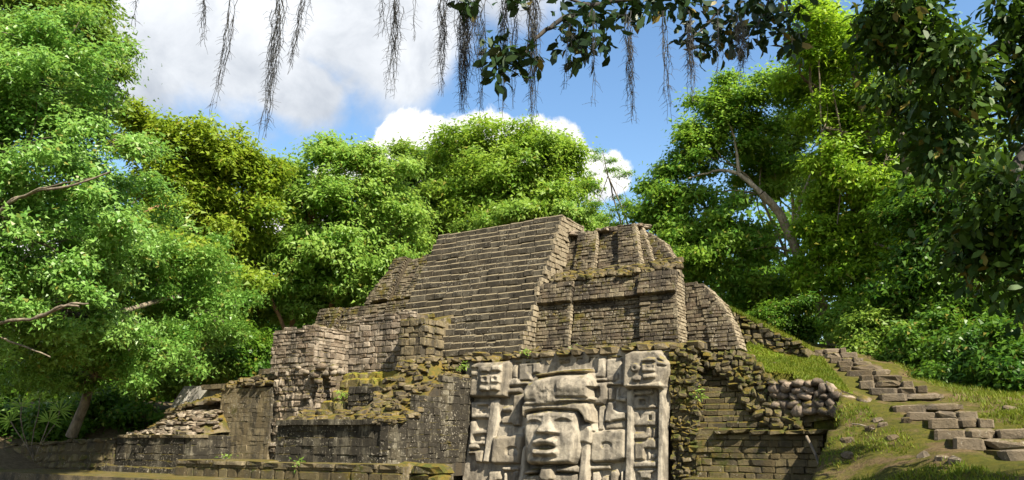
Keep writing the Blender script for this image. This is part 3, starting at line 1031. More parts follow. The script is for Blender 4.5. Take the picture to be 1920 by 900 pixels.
# headdress over the face: a low rounded cap, rough in the middle, over a band that curls down at the right
raise_('brow_band', [(430, 440), (640, 440), (760, 424), (830, 430), (854, 470), (864, 556), (812, 556), (800, 520), (774, 490), (600, 478), (470, 494), (444, 536), (430, 512)], 0.62, 22)
raise_('headdress', [(430, 448), (432, 352), (462, 308), (530, 278), (640, 256), (838, 250), (856, 300), (864, 360), (858, 420), (760, 440), (640, 456), (540, 470), (440, 470)], 0.68, 40)
hd = ML == MNAMES.index('headdress')
hx_, hy_ = zoomed(0.60)
er = fbm(MX, MZ, 4.5, 5, 40) - 0.5
grv = lambda yy, sg, a, b: np.exp(-((hy_ - yy) / sg) ** 2) * sst(hx_, a, a + 20) * (1 - sst(hx_, b - 20, b))
MH = np.where(hd, MH + er * 0.05 - 0.08 * sst(-hy_, -300, -262), MH)
MH = np.where(hd, MH + 0.07 * grv(340, 30, 640, 870) + 0.05 * grv(375, 26, 440, 540), MH)
MH = np.where(hd, MH - 0.10 * grv(404, 8, 630, 850) + 0.035 * grv(418, 6, 660, 840) - 0.05 * grv(430, 5, 640, 820) - 0.08 * grv(424, 8, 420, 530), MH)
MH = np.where(hd, MH + 0.10 * (fbm(MX, MZ, 10, 3, 41) - 0.5) * np.exp(-((hx_ - 585) / 62) ** 2), MH)
# mossy crest on top of the headdress
raise_('crest', [(512, 284), (516, 258), (600, 246), (690, 232), (840, 226), (850, 240), (834, 256), (640, 262)], 0.52, 14, 8)
# below the chin
raise_('chin_pendant', [(548, 815), (630, 815), (640, 850), (634, 900), (600, 925), (545, 915), (528, 880)], 0.62, 26)
raise_('chin_bar', [(446, 856), (470, 838), (528, 838), (530, 862), (452, 872)], 0.50, 12)
raise_('chin_bar', [(640, 826), (760, 812), (776, 824), (770, 858), (640, 856)], 0.52, 14)
raise_('chin_plate', [(446, 874), (530, 868), (640, 862), (772, 864), (768, 960), (430, 960)], 0.44, 12)
# field between the face and the right-hand pilaster
raise_('carved_slab', [(900, 166), (944, 162), (946, 240), (938, 280), (866, 282), (866, 262), (896, 252)], 0.16, 10)
raise_('carved_slab', [(952, 172), (1046, 160), (1046, 330), (1020, 336), (952, 300)], 0.10, 8)
raise_('carved_scroll', [(1000, 262), (1026, 250), (1028, 290), (1004, 308), (952, 304), (960, 280)], 0.17, 8)
raise_('carved_bar', [(852, 284), (950, 282), (952, 304), (852, 310)], 0.22, 10)
raise_('carved_loop', [(854, 314), (952, 308), (952, 410), (930, 446), (880, 446), (852, 420)], 0.25, 16)
cut([(868, 340), (914, 336), (914, 392), (900, 410), (868, 404)], 0.02, 10, 0.25)
raise_('carved_bar', [(956, 308), (1046, 306), (1046, 332), (956, 330)], 0.2, 10)
raise_('carved_bar', [(960, 344), (1004, 340), (1004, 420), (962, 424)], 0.16, 8)
raise_('carved_bar', [(1014, 344), (1026, 344), (1026, 400), (1072, 404), (1072, 430), (1006, 424)], 0.16, 8)
raise_('carved_tongue', [(958, 430), (1000, 426), (1000, 470), (1026, 488), (1072, 488), (1072, 536), (1000, 544), (976, 556), (938, 548), (940, 500)], 0.21, 12)
raise_('carved_bar', rect(904, 450, 942, 600), 0.14, 8)
raise_('carved_slab', [(948, 556), (1072, 542), (1072, 590), (948, 594)], 0.12, 8)
raise_('ear_flare', [(858, 606), (1060, 590), (1068, 602), (1066, 770), (1030, 792), (870, 798), (848, 780)], 0.27, 20)
raise_('carved_knob', [(930, 600), (985, 596), (985, 610), (930, 614)], 0.30, 8)
cut(None, 0.20, 7, 0.27, ell=(952, 690, 34, 22))
raise_('carved_disc', None, 0.25, 8, ell=(952, 698, 28, 20))
raise_('carved_block', [(852, 812), (982, 806), (978, 836), (858, 842)], 0.18, 10)
raise_('carved_block', [(866, 850), (912, 846), (912, 960), (866, 960)], 0.17, 8)
raise_('carved_block', [(920, 880), (968, 876), (968, 960), (920, 960)], 0.2, 10)
raise_('carved_block', [(976, 846), (1010, 838), (1028, 866), (1010, 960), (972, 960)], 0.20, 12)
raise_('carved_block', [(1034, 850), (1058, 838), (1060, 960), (1034, 960)], 0.2, 10)
# right-hand pilaster
raise_('border_strip', [(1072, 360), (1114, 352), (1114, 600), (1112, 960), (1058, 960), (1070, 600)], 0.26, 10)
raise_('border_strip', [(1262, 345), (1306, 330), (1302, 600), (1296, 960), (1250, 960), (1262, 600)], 0.26, 10)
raise_('pilaster_ground', rect(1112, 352, 1264, 960), 0.06, 6)
raise_('carved_bar', [(1116, 366), (1230, 352), (1238, 376), (1220, 386), (1120, 392)], 0.19, 10)
raise_('carved_block', [(1116, 400), (1150, 396), (1208, 392), (1212, 440), (1256, 448), (1256, 468), (1200, 474), (1116, 474)], 0.18, 10)
cut(rect(1148, 414, 1186, 446), 0.03, 8, 0.18)
raise_('carved_block', [(1116, 482), (1150, 484), (1150, 530), (1256, 482), (1256, 560), (1116, 574)], 0.17, 10)
raise_('carved_slab', rect(1156, 484, 1254, 546), 0.13, 8)
cut(rect(1206, 510, 1226, 540), 0.02, 6, 0.15)
raise_('carved_bar', [(1116, 552), (1256, 552), (1256, 574), (1116, 576)], 0.17, 8)
raise_('carved_block', [(1118, 616), (1184, 610), (1192, 580), (1218, 576), (1222, 640), (1190, 656), (1118, 656)], 0.18, 10)
raise_('carved_block', [(1232, 586), (1256, 580), (1256, 650), (1228, 650)], 0.16, 8)
raise_('carved_block', [(1120, 672), (1180, 668), (1200, 648), (1230, 642), (1256, 660), (1256, 712), (1184, 712), (1184, 780), (1120, 780)], 0.19, 12)
raise_('carved_block', [(1202, 728), (1218, 728), (1222, 778), (1202, 780)], 0.12, 6)
raise_('carved_knob', None, 0.14, 10, ell=(1238, 756, 18, 22))
raise_('carved_bar', [(1114, 792), (1256, 784), (1256, 824), (1114, 828)], 0.2, 10)
raise_('carved_block', [(1120, 842), (1254, 836), (1220, 866), (1214, 895), (1160, 895), (1150, 866)], 0.17, 10)
# right-hand small head
raise_('glyph_head', [(1052, 140), (1106, 118), (1254, 110), (1276, 132), (1300, 168), (1326, 192), (1318, 240), (1300, 300), (1288, 352), (1180, 340), (1070, 352), (1044, 342)], 0.50, 18)
cut([(1258, 166), (1318, 186), (1318, 198), (1258, 180)], 0.42, 5, 0.5)
cut([(1258, 204), (1320, 210), (1318, 222), (1258, 216)], 0.42, 5, 0.5)
raise_('brow', [(1158, 172), (1200, 154), (1250, 160), (1252, 186), (1158, 192)], 0.60, 12)
raise_('eye', None, 0.60, 12, ell=(1124, 222, 34, 32))
cut(None, 0.54, 5, 0.6, ell=(1122, 226, 9, 9))
raise_('eye', rect(1160, 196, 1250, 250), 0.59, 10)
cut(rect(1182, 200, 1236, 226), 0.54, 5, 0.59)
raise_('carved_knob', None, 0.57, 6, ell=(1210, 212, 18, 10))
raise_('mouth', [(1100, 274), (1156, 262), (1164, 300), (1130, 312), (1098, 298)], 0.62, 14)
raise_('mouth', [(1162, 258), (1244, 248), (1258, 270), (1246, 292), (1164, 300)], 0.62, 14)
raise_('jaw', [(1066, 312), (1130, 318), (1280, 300), (1292, 330), (1280, 348), (1066, 344)], 0.56, 14)

# weathering of the whole relief, a light smoothing as of worn plaster
for _ in range(3):
    Kk = np.pad(MH, 1, mode='edge')
    MH = 0.5 * MH + 0.125 * (Kk[:-2, 1:-1] + Kk[2:, 1:-1] + Kk[1:-1, :-2] + Kk[1:-1, 2:])
MH = MH + 0.022 * (fbm(MX, MZ, 9, 4, 50) - 0.5) + 0.03 * (fbm(MX, MZ, 3, 3, 51) - 0.5)
MH = MH * 0.86
MY = PANEL_Y(MZ) - MH
X0, Y0 = zoomed(0.2)
outline = sd_poly(X0, Y0, [(86, 168), (560, 140), (900, 120), (1040, 108), (1350, 95), (1330, 350), (1312, 600), (1305, 1100), (50, 1100), (84, 600)]) > 0
keepc = outline[:-1, :-1]
MVv = np.stack([MX, MY, MZ], -1).reshape(-1, 3)
nmx = len(mgx)
mask = thing('carved_mask', (-9.4, 18.6, 0.2), 'pale carved stucco relief with a large human face in a headdress', 'mask relief')
wm = np.array(world_loc(mask))
lab = np.where(keepc, ML[:-1, :-1], -1)


def components(L):
    """numbers the connected pieces of a label map"""
    comp = np.full(L.shape, -1, int); n = 0; names = []
    hh, ww = L.shape
    Ll = L.tolist(); cl = comp.tolist()
    for j in range(hh):
        for i in range(ww):
            if Ll[j][i] < 0 or cl[j][i] >= 0: continue
            v = Ll[j][i]; stack = [(j, i)]; cl[j][i] = n
            while stack:
                a, b = stack.pop()
                for c, d in ((a + 1, b), (a - 1, b), (a, b + 1), (a, b - 1)):
                    if 0 <= c < hh and 0 <= d < ww and cl[c][d] < 0 and Ll[c][d] == v:
                        cl[c][d] = n; stack.append((c, d))
            names.append(v); n += 1
    return np.array(cl), names


comp, cnames = components(lab)
cnt = np.bincount(comp[comp >= 0].ravel(), minlength=len(cnames))
for rounds in range(4):       # slivers join the piece beside them
    for q in np.nonzero(cnt < 160)[0]:
        jj, ii = np.nonzero(comp == q)
        if not len(jj): continue
        nb = np.concatenate([comp[np.clip(jj + a, 0, comp.shape[0] - 1), np.clip(ii + b, 0, comp.shape[1] - 1)] for a, b in ((1, 0), (-1, 0), (0, 1), (0, -1))])
        nb = nb[(nb >= 0) & (nb != q)]
        if len(nb): comp[jj, ii] = np.bincount(nb).argmax()
    cnt = np.bincount(comp[comp >= 0].ravel(), minlength=len(cnames))
for q in range(len(cnames)):
    jj, ii = np.nonzero(comp == q)
    if len(jj) < 4: continue
    pname = MNAMES[cnames[q]]
    A = jj * nmx + ii
    quad = np.stack([A, A + 1, A + nmx + 1, A + nmx], 1)
    u, inv = np.unique(quad, return_inverse=True)
    me = bpy.data.meshes.new(pname)
    me.vertices.add(len(u)); me.vertices.foreach_set('co', (MVv[u] - wm).astype(np.float32).ravel())
    me.loops.add(quad.size); me.loops.foreach_set('vertex_index', inv.ravel().astype(np.int32))
    me.polygons.add(len(quad))
    me.polygons.foreach_set('loop_start', np.arange(0, quad.size, 4, dtype=np.int32))
    me.polygons.foreach_set('loop_total', np.full(len(quad), 4, dtype=np.int32))
    me.polygons.foreach_set('use_smooth', np.ones(len(quad), bool))
    me.materials.append(M['mossgold'] if pname == 'crest' else M['stucco'])
    me.update(calc_edges=True)
    link(pname, me, mask)

# ------------------------------------------------------------------ rubble and walls right of the mask


# mossy rubble pier
pier = thing('rubble_pier', (-5.9, 18.8, 0.2), 'moss-covered rubble pier standing against the right edge of the carved relief', 'pier')
pv, pf = block(-6.20, -5.60, 18.42, 19.6, -0.1, 3.72, 0.03, 0.28)
pb = part('core', pv, pf, M['deepmoss'], pier)
it = patch((-6.22, 18.38, 0.2), (-5.52, 18.38, 0.2), (-5.56, 18.66, 3.76), (-6.20, 18.66, 3.76), 0.105, 0.165, 0.26, gap=-0.015, proud=0.04, pj=0.055, rot=0.28, wj=0.55, cj=0.45)
it += patch((-5.58, 18.40, 0.2), (-5.58, 19.6, 0.2), (-5.60, 19.6, 3.72), (-5.60, 18.66, 3.72), 0.105, 0.18, 0.22, gap=-0.015, proud=0.05, pj=0.045, rot=0.28, wj=0.55, cj=0.45)
put_stones(it, pb, 'rubble_stone', M['mossy'], 'round')

# smooth coursed older wall behind
cw = thing('steep_stair', (-4.4, 19.2, 0.2), 'steep narrow mossy stair of thin worn courses right of the rubble pier', 'stair')
cv, cf = hexa([(-5.75, 18.66, -.1), (-2.95, 18.66, -.1), (-2.95, 20.1, -.1), (-5.75, 20.1, -.1)], [(-5.75, 19.80, 3.62), (-4.75, 19.80, 3.56), (-4.75, 20.1, 3.56), (-5.75, 20.1, 3.62)])
cb = part('core', cv, cf, M['deepmoss'], cw)
it = []
for k in range(20):
    z = 0.80 + k * 0.147; y = 18.50 + max(0, k - 5) * 0.078
    x = -5.75; xe = min(-2.95, -5.30 + (3.75 - z) * 1.0 + 0.35)
    while x < xe:
        w = random.uniform(0.22, 0.5)
        it.append((np.array([x + w / 2, y + 0.16 + random.gauss(0, 0.012), z + random.gauss(0, 0.008)]), np.array([-1., 0, 0]), np.array([0, 0, 1.]), np.array([0, 1., 0]), w - 0.006, 0.152, 0.36))
        x += w
put_stones(it, cb, 'step_stone', M['deepmoss'], 'step')

# stepped mossy rubble in front of its right part
rw = thing('rubble_wall', (-3.9, 18.9, 0.2), 'dark mossy dry rubble wall with a stepped left edge below the grass bank', 'wall')
def on_slope(x, y):
    """point of photo pixel (x, y) on the plane that leans back with the steep stair"""
    r = ray(x, y); k = 0.46
    t = (18.45 + (CAM[2] - 1.7) * k - CAM[1]) / (r[1] - k * r[2])
    return CAM + r * t


poly = [on_slope(x, y) for x, y in [(1318, 668), (1395, 666), (1420, 690), (1445, 715), (1480, 745), (1500, 800), (1446, 806), (1412, 770), (1385, 730), (1350, 700), (1330, 690)]]
pp = np.array(poly)[:, [0, 2]]
n = len(poly)
rv = [tuple(p + np.array([0.0, 0.06, 0])) for p in poly] + [(p[0] + 0.1, p[1] + 0.45, p[2] - 0.05) for p in poly]
rb = part('core', rv, [tuple(range(n)), tuple(range(2 * n - 1, n - 1, -1))] + [(i, n + i, n + (i + 1) % n, (i + 1) % n) for i in range(n)], M['deepmoss'], rw)
def in_poly(c, P=pp):
    return sd_poly(np.array([c[0]]), np.array([c[2]]), P)[0] > -0.05
it = patch((-5.9, 18.45, 1.70), (-2.6, 18.45, 1.70), (-2.6, 19.35, 3.66), (-5.9, 19.35, 3.66), 0.125, 0.20, 0.3, gap=-0.015, proud=0.06, pj=0.05, rot=0.2, wj=0.55, cj=0.45, keep=lambda u, t, c: in_poly(c))
put_stones(it, rb, 'rubble_stone', M['mossy'], 'round')

# boulder wall under the grass bank
bw = thing('boulder_wall', (-2.7, 18.3, 0.6), 'low retaining wall of round grey boulders under the grass bank', 'wall')
wv = [PY(*p) for p in [(1440, 800, 18.85), (1500, 795, 18.65), (1560, 785, 18.5), (1622, 775, 18.3)]]
wt = [PY(*p) for p in [(1450, 716, 18.95), (1500, 712, 18.85), (1560, 724, 18.65), (1622, 748, 18.4)]]
wvv = [tuple(p) for p in wv] + [tuple(p) for p in wt] + [(p[0], p[1] + 0.6, p[2]) for p in wv] + [(p[0], p[1] + 0.6, p[2]) for p in wt]
wf = []
for k in range(3):
    wf += [(k, k + 1, k + 5, k + 4), (k + 4, k + 5, k + 13, k + 12), (k + 8, k + 12, k + 13, k + 9)]
wb = part('core', wvv, wf, M['deepmoss'], bw)
it = []
rows = [(772, 0.30, 0.27), (757, 0.27, 0.22), (742, 0.28, 0.22), (728, 0.25, 0.19), (718, 0.22, 0.14)]
for r_, (py, w, h) in enumerate(rows):
    px = 1500 if r_ == 0 else 1452
    while px < 1626:
        top = np.interp(px, [1450, 1500, 1560, 1622], [716, 712, 722, 746])
        ww = w * random.uniform(0.65, 1.35)
        if py > top - 1:
            Yp = np.interp(px, [1440, 1500, 1560, 1622], [18.85, 18.65, 18.5, 18.3])
            c = PY(px + random.gauss(0, 2), py + random.gauss(0, 2), Yp - 0.02 + random.gauss(0, 0.03))
            a = random.gauss(0, 0.4)
            U = unit((math.cos(a), random.gauss(-0.25, 0.2), math.sin(a))); Nn = unit(np.cross(U, (0, 0, 1.0))); V2 = unit(np.cross(U, Nn))
            it.append((c, U, V2, Nn, ww * 1.12, h * random.uniform(0.7, 1.4), 0.34))
        px += ww * 66 + 3
put_stones(it, wb, 'boulder', M['boulder'], 'ball')

# low coursed wall in front with a mossy ledge
lw = thing('low_wall', (-4.2, 18.2, 0.2), 'low moss-stained wall with a projecting ledge at the foot of the coursed wall', 'wall')
lv, lf = block(-5.62, -2.78, 18.40, 19.4, -0.2, 1.70, 0, 0.12)
lb = part('core', lv, lf, M['deepmoss'], lw)
it = patch((-5.6, 18.35, 0.6), (-2.72, 18.35, 0.6), (-2.80, 18.48, 1.60), (-5.6, 18.48, 1.60), 0.16, 0.40, 0.2, gap=0.006, proud=0.0, pj=0.016, rot=0.015)
it += patch((-2.74, 18.38, 0.6), (-2.74, 19.2, 0.6), (-2.82, 19.2, 1.60), (-2.82, 18.48, 1.60), 0.17, 0.36, 0.2, gap=0.006, proud=0.0, pj=0.016, rot=0.015)
put_stones(it, lb, 'course_stone', M['deepmoss'], 'block')
it = [(np.array([x, 18.54 + random.gauss(0, .02), 1.66 + random.gauss(0, .012)]), np.array([1., 0, 0]), np.array([0, 0, 1.]), np.array([0, 1., 0]), 0.46, 0.13, 0.5) for x in np.arange(-4.9, -2.8, 0.42)]
put_stones(it, lb, 'ledge_stone', M['deepmoss'], 'round')
fv, ff = block(-5.7, -2.4, 17.6, 18.6, -0.3, 0.62)
fl = part('foot_course', fv, ff, M['deepmoss'], lw)

# stick leaning in the pit
stick_a, stick_b = PY(1512, 818, 18.0), PY(1542, 890, 17.6)

# retaining wall that climbs the hill behind the terrace
hw = thing('hillside_wall', (-4.5, 24, 4.0), 'sloping dry stone retaining wall with a grassy top behind the terrace', 'wall')
A0, A1 = PY(1352, 672, 23.6), PY(1515, 668, 23.6)
B0, B1 = PY(1338, 566, 23.9), PY(1512, 652, 23.7)
hv = [tuple(A0 + (0, .05, -.3)), tuple(A1 + (0, .05, -.3)), tuple(B1 + (0, .05, 0)), tuple(B0 + (0, .05, 0))]
hv += [(x, y + 1.6, z) for x, y, z in hv]
hb = part('core', hv, [(0, 1, 2, 3), (3, 2, 6, 7), (1, 5, 6, 2), (0, 3, 7, 4), (4, 7, 6, 5)], M['deepmoss'], hw)
BT = lambda x: np.interp(x, [B0[0], B1[0]], [B0[2], B1[2]])
it = patch(A0, A1, (A1[0], 23.7, B0[2]), (A0[0], 23.9, B0[2]), 0.125, 0.23, 0.3, gap=-0.012, proud=0.05, pj=0.045, rot=0.18, wj=0.55, cj=0.45, keep=lambda u, t, c: c[2] < BT(c[0]) + 0.02)
put_stones(it, hb, 'rubble_stone', M['mossy'], 'round')
m = 9000
tt = rng.uniform(0, 1, m)
base = B0[None] + (B1 - B0)[None] * tt[:, None] + np.stack([rng.normal(0, .02, m), rng.uniform(-0.05, 1.3, m), np.zeros(m)], 1)
a = rng.uniform(0, 6.28, m); hh = rng.uniform(0.06, 0.16, m)
dx = np.stack([np.cos(a) * .014, np.sin(a) * .014, 0 * a], 1)
T = base + np.concatenate([rng.normal(0, .05, (m, 2)), hh[:, None]], 1)
w0 = np.array(world_loc(hw))
link('grass_edge', quads_mesh('grass_edge', np.stack([base - dx, base + dx, T], 1).reshape(-1, 3) - w0, M['grass'], 3), hw)['kind'] = 'stuff'

# rough stone stair on the right: every tread is a row of separate stones
rs = thing('rough_stair', tuple(PY(1740, 800, 15.0)), 'rough path stair of sandy stone blocks climbing the earth bank to the forest', 'stair')
for y, xa, xb, Y in STEPS:
    a, b = PY(xa, y, Y), PY(xb, y, Y + 0.15)
    top = (a[2] + b[2]) / 2
    L = b - a; L[2] = 0
    W = np.linalg.norm(L); U0 = unit(L)
    Nn0 = np.array([U0[1], -U0[0], 0])
    # trodden tread behind the riser stones
    h0 = top - 0.03
    q = [a - U0 * 0.0, b, b - Nn0 * 0.95, a - Nn0 * 0.95]
    tvv = [(p[0], p[1], h0 - 0.3) for p in q] + [(p[0], p[1], h0) for p in q]
    tr = part('tread', tvv, HEX, M['earth'] if y > 740 else M['sand'], rs)
    it = []
    u = 0.0
    while u < W - 0.05:
        w = random.uniform(0.26, 0.62)
        if W - u - w < 0.14: w = W - u
        c = a + U0 * (u + w / 2) + Nn0 * (0.02 + random.gauss(0, 0.02))
        hgt = random.uniform(0.15, 0.20)
        ang = random.gauss(0, 0.05)
        U = unit(U0 * math.cos(ang) + Nn0 * math.sin(ang) + np.array([0, 0, random.gauss(0, .025)])); N2 = unit(np.cross(U, (0, 0, 1.0))); V2 = unit(np.cross(U, N2))
        it.append((np.array([c[0], c[1], top - hgt / 2 + random.gauss(0, 0.012)]), U, V2, N2, w * 1.03, hgt, random.uniform(0.28, 0.40)))
        u += w
    put_stones(it[::2], tr, 'step_stone', M['sand'], 'block')
    put_stones(it[1::2], tr, 'step_stone', M['sand'], 'round')
# loose stones lying on the bank: each a thing
LOOSE = [(1700, 792, 'small reddish stone at the foot of the stair'), (1645, 790, 'lower of two small stones beside each other on the bank'), (1633, 806, 'flat orange stone lying on the bank near the pit'), (1655, 800, 'small dark stone on the earth bank'),
         (1672, 824, 'pale stone half sunk in the middle of the bank'), (1732, 858, 'upright reddish block on the lower bank'), (1765, 862, 'broken brown block near the bottom of the bank'), (1790, 868, 'mossy block beside the dirt path'),
         (1590, 855, 'pale stone at the edge of the pit'), (1588, 828, 'thin flat stone over the pit edge'), (1893, 770, 'flat stone in the grass right of the stair'), (1450, 682, 'single stone lying in the green grass bank')]
for px, py, lb_ in LOOSE:
    for Y in np.arange(11.0, 24, 0.05):
        p = PY(px, py, Y)
        if hill_rough(np.array(p[0]), np.array(p[1])) >= p[2]: break
    s = random.uniform(0.15, 0.26) if py > 700 else 0.16
    o = link('loose_stone', random.choice(stone_meshes(M['sand'], 'round')))
    o.location = (p[0], p[1], float(hill_rough(np.array(p[0]), np.array(p[1]))) + 0.0)
    o.scale = (s, s * 0.8, s * random.uniform(0.5, 0.75)); o.rotation_euler = (random.gauss(0, .2), random.gauss(0, .2), random.uniform(0, 6))
    tag(o, lb_, 'stone', 'loose stones on the bank')

# ------------------------------------------------------------------ ruined chamber and platform left of the mask
ch = thing('ruined_chamber', (-15.8, 18, 0.2), 'roofless ruined chamber of pinkish rubble masonry with two broken piers', 'ruin')


def ruin_top(seed, z, amp):
    return lambda x, y: z + amp * (vnoise(x, y, 2.3, seed) - 0.5) * 2


def masonry(parent, pname, x0, x1, y0, y1, z0, z1, mat, sname, course, width, right=True, amp=0.12, seed=1, kind='block', bat=0.0, cap=260, core='mortar_pale', pj=0.016, gap=0.012, topn=14, proud=0.015, left=False, rubble_below=None):
    vv, ff = block(x0 + 0.03, x1 - 0.03, y0 + 0.03, y1, z0, z1 - 0.06, 0.0, bat)
    body = part(pname, vv, ff, M[core], parent)
    tz = ruin_top(seed, z1, amp)
    kp = lambda u, t, c: c[2] < tz(c[0], c[1]) - 0.03
    it = patch((x0, y0, z0), (x1, y0, z0), (x1, y0 + bat, z1 + amp), (x0, y0 + bat, z1 + amp), course, width, 0.2, gap=gap, proud=proud, pj=pj, rot=0.05, keep=kp, cj=0.5, wj=0.65)
    if right:
        it += patch((x1, y0, z0), (x1, y1, z0), (x1, y1, z1 + amp), (x1, y0 + bat, z1 + amp), course, width, 0.2, gap=gap, proud=proud, pj=pj, rot=0.05, keep=kp, cj=0.5, wj=0.65)
    put_stones(it, body, sname, M[mat], kind, cap=cap)
    if topn:
        tp = scatter_top(x0 + .08, x1 - .08, y0 + .08 + bat, y1, lambda x, y: tz(x, y) - 0.1, topn, (0.26, 0.15))
        put_stones(tp, body, 'top_stone', M[mat], 'round')
    return body


# left pier: squared masonry above, rounder rubble below
masonry(ch, 'pier_base', -18.6, -17.02, 17.02, 18.5, 0.8, 3.55, 'tan', 'rubble_stone', 0.15, 0.22, kind='round', amp=0.02, pj=0.04, topn=0, gap=-0.01, cap=220)
masonry(ch, 'pier', -18.85, -16.98, 17.0, 18.55, 3.5, 4.92, 'tan', 'wall_stone', 0.15, 0.27, gap=0.010, pj=0.014, amp=0.08, seed=3, topn=16, cap=200)
# bulging boulders at the joint
it = []
for px, py, s in [(603, 688, .30), (590, 702, .34), (612, 702, .26), (628, 700, .24), (640, 698, .22), (625, 690, .26), (598, 715, .22), (575, 698, .18), (560, 690, .16)]:
    c = PY(px, py, 16.98 if px < 605 else 17.5)
    it.append((c, np.array([1., 0, 0]), np.array([0, 0, 1.]), np.array([0, 1., 0]), s * 1.25, s * 0.8, s))
put_stones(it, ch, 'boulder', M['tan'], 'ball')
# back wall
masonry(ch, 'back_wall', -17.2, -14.4, 18.62, 19.4, 2.6, 5.38, 'tan', 'wall_stone', 0.155, 0.30, gap=0.010, pj=0.016, right=False, amp=0.10, seed=8, topn=24, cap=220)
# rubble heaped behind, joining the pyramid
it = scatter_top(-19.0, -15.0, 19.1, 20.6, lambda x, y: 5.0 + (y - 19.1) * 0.35 - max(0, -17.3 - x) * 0.35, 110, (0.32, 0.2))
put_stones(it, ch, 'fallen_stone', M['mossgold'], 'round')
hb_v, hb_f = hexa([(-20.5, 19.0, 1), (-14.3, 19.0, 1), (-14.3, 21.5, 1), (-20.5, 21.5, 1)], [(-19.2, 19.2, 4.7), (-14.5, 19.2, 5.0), (-14.5, 21.3, 5.7), (-18.6, 21.3, 5.5)])
part('rubble_core', hb_v, hb_f, M['mossgold'], ch)
# right pier
masonry(ch, 'pier', -14.5, -13.62, 18.0, 19.15, 3.2, 5.0, 'plaster', 'wall_stone', 0.2, 0.30, amp=0.12, seed=5, topn=8, cap=120, core='mortar', pj=0.03, bat=0.05)
# mossy inner steps
for k, (x0, x1, y0, z1) in enumerate([(-16.55, -15.6, 17.0, 2.55), (-16.6, -15.4, 17.45, 2.92), (-16.7, -14.6, 17.9, 3.28), (-17.0, -14.5, 18.35, 3.52)]):
    sv, sf = block(x0, x1, y0, 19.0, 1.5, z1 - 0.04, 0, 0.02)
    st = part('step', sv, sf, M['mossbright'], ch)
    it = []
    x = x0
    while x < x1 - 0.05:
        w = random.uniform(0.28, 0.5)
        if x1 - x - w < 0.15: w = x1 - x
        it.append((np.array([x + w / 2, y0 + 0.12 + random.gauss(0, .015), z1 - 0.16 + random.gauss(0, .012)]), np.array([1., 0, 0]), np.array([0, 0, 1.]), np.array([0, 1., 0]), w - .01, 0.33, 0.3))
        x += w
    put_stones(it, st, 'step_stone', M['mossbright'], 'round')
# side wall right of the inner steps
masonry(ch, 'side_wall', -15.4, -14.3, 16.9, 18.2, 1.6, 2.95, 'platform', 'wall_stone', 0.17, 0.30, amp=0.10, seed=12, topn=14, cap=90, core='mortar', right=False)

# platform in front
pl = thing('platform', (-14.5, 16.5, 0.2), 'blackened masonry platform with a rounded mossy end left of the relief', 'platform')
pv, pf = block(-16.72, -13.0, 15.55, 19.0, 0.3, 1.92, 0, 0.03)
pbd = part('body', pv, pf, M['mortar'], pl)
pv, pf = block(-13.0, -12.40, 16.15, 19.0, 0.3, 1.95)
part('body', pv, pf, M['mortar'], pl)
it = patch((-16.72, 15.5, 0.85), (-12.9, 15.5, 0.85), (-12.9, 15.53, 1.9), (-16.72, 15.53, 1.9), 0.21, 0.30, 0.2, gap=-0.006, proud=0.0, pj=0.010, rot=0.03, cj=0.4, wj=0.6)
it += [(np.array([x, 15.56, 1.93 + random.gauss(0, .01)]), np.array([1., 0, 0]), np.array([0, 0, 1.]), np.array([0, 1., 0]), 0.40, 0.15, 0.32) for x in np.arange(-16.5, -12.9, 0.40)]
put_stones(it, pbd, 'wall_stone', M['platform'], 'flush')
# rounded corner and right return, higher
cor = []
for k in range(9):
    a = -math.pi / 2 + (math.pi / 2) * k / 8
    cor.append((-12.95 + 0.6 * math.cos(a), 16.1 + 0.6 * math.sin(a)))
cor += [(-12.28, 17.2), (-12.2, 18.0), (-12.12, 18.6)]
hgt = lambda y: 1.95 + 1.25 * sst(np.asarray(y), 15.6, 17.6)
rv, rf = [], []
for (x, y) in cor:
    rv += [(x, y, 0.5), (x - 0.02, y, float(hgt(y)) - 0.04)]
rv += [(x - 1.3 if y > 16.1 else -14.2, y + 0.25, float(hgt(y)) - 0.02) for x, y in cor]
nC = len(cor)
for k in range(nC - 1):
    rf += [(2 * k, 2 * k + 2, 2 * k + 3, 2 * k + 1), (2 * k + 1, 2 * k + 3, 2 * nC + k + 1, 2 * nC + k)]
end = part('rounded_end', rv, rf, M['mortar'], pl)
it = []
for k in range(nC - 1):
    (xa, ya), (xb, yb_) = cor[k], cor[k + 1]
    if k < 8 and k % 2: continue
    if k < 8: xb, yb_ = cor[k + 2]
    top = float(hgt((ya + yb_) / 2))
    it += patch((xa, ya, 0.85), (xb, yb_, 0.85), (xb, yb_, top), (xa, ya, top), 0.19, 0.25, 0.16, gap=-0.006, proud=0.02, pj=0.012, rot=0.03, cj=0.4, wj=0.6)
it = [(c, U, V2, Nn if (Nn[0] > 0 or Nn[1] < 0) else -Nn, w, h, d) for c, U, V2, Nn, w, h, d in it]
put_stones(it, end, 'wall_stone', M['platform'], 'flush')
it = []
for k in range(90):
    t = random.uniform(0, nC - 1.001); i0 = int(t); f = t - i0
    x = cor[i0][0] * (1 - f) + cor[i0 + 1][0] * f; y = cor[i0][1] * (1 - f) + cor[i0 + 1][1] * f
    a = random.uniform(0, 3.1); U = np.array([math.cos(a), math.sin(a), 0.0]); Nn = np.array([-U[1], U[0], 0.0])
    it.append((np.array([x - random.uniform(0.0, 0.3), y + random.uniform(0, 0.2), float(hgt(y)) + random.uniform(-0.08, 0.06)]), U, np.array([0, 0, 1.0]), Nn, random.uniform(0.18, 0.32), random.uniform(0.09, 0.17), random.uniform(0.18, 0.3)))
put_stones(it, end, 'rim_stone', M['mossgold'], 'round')
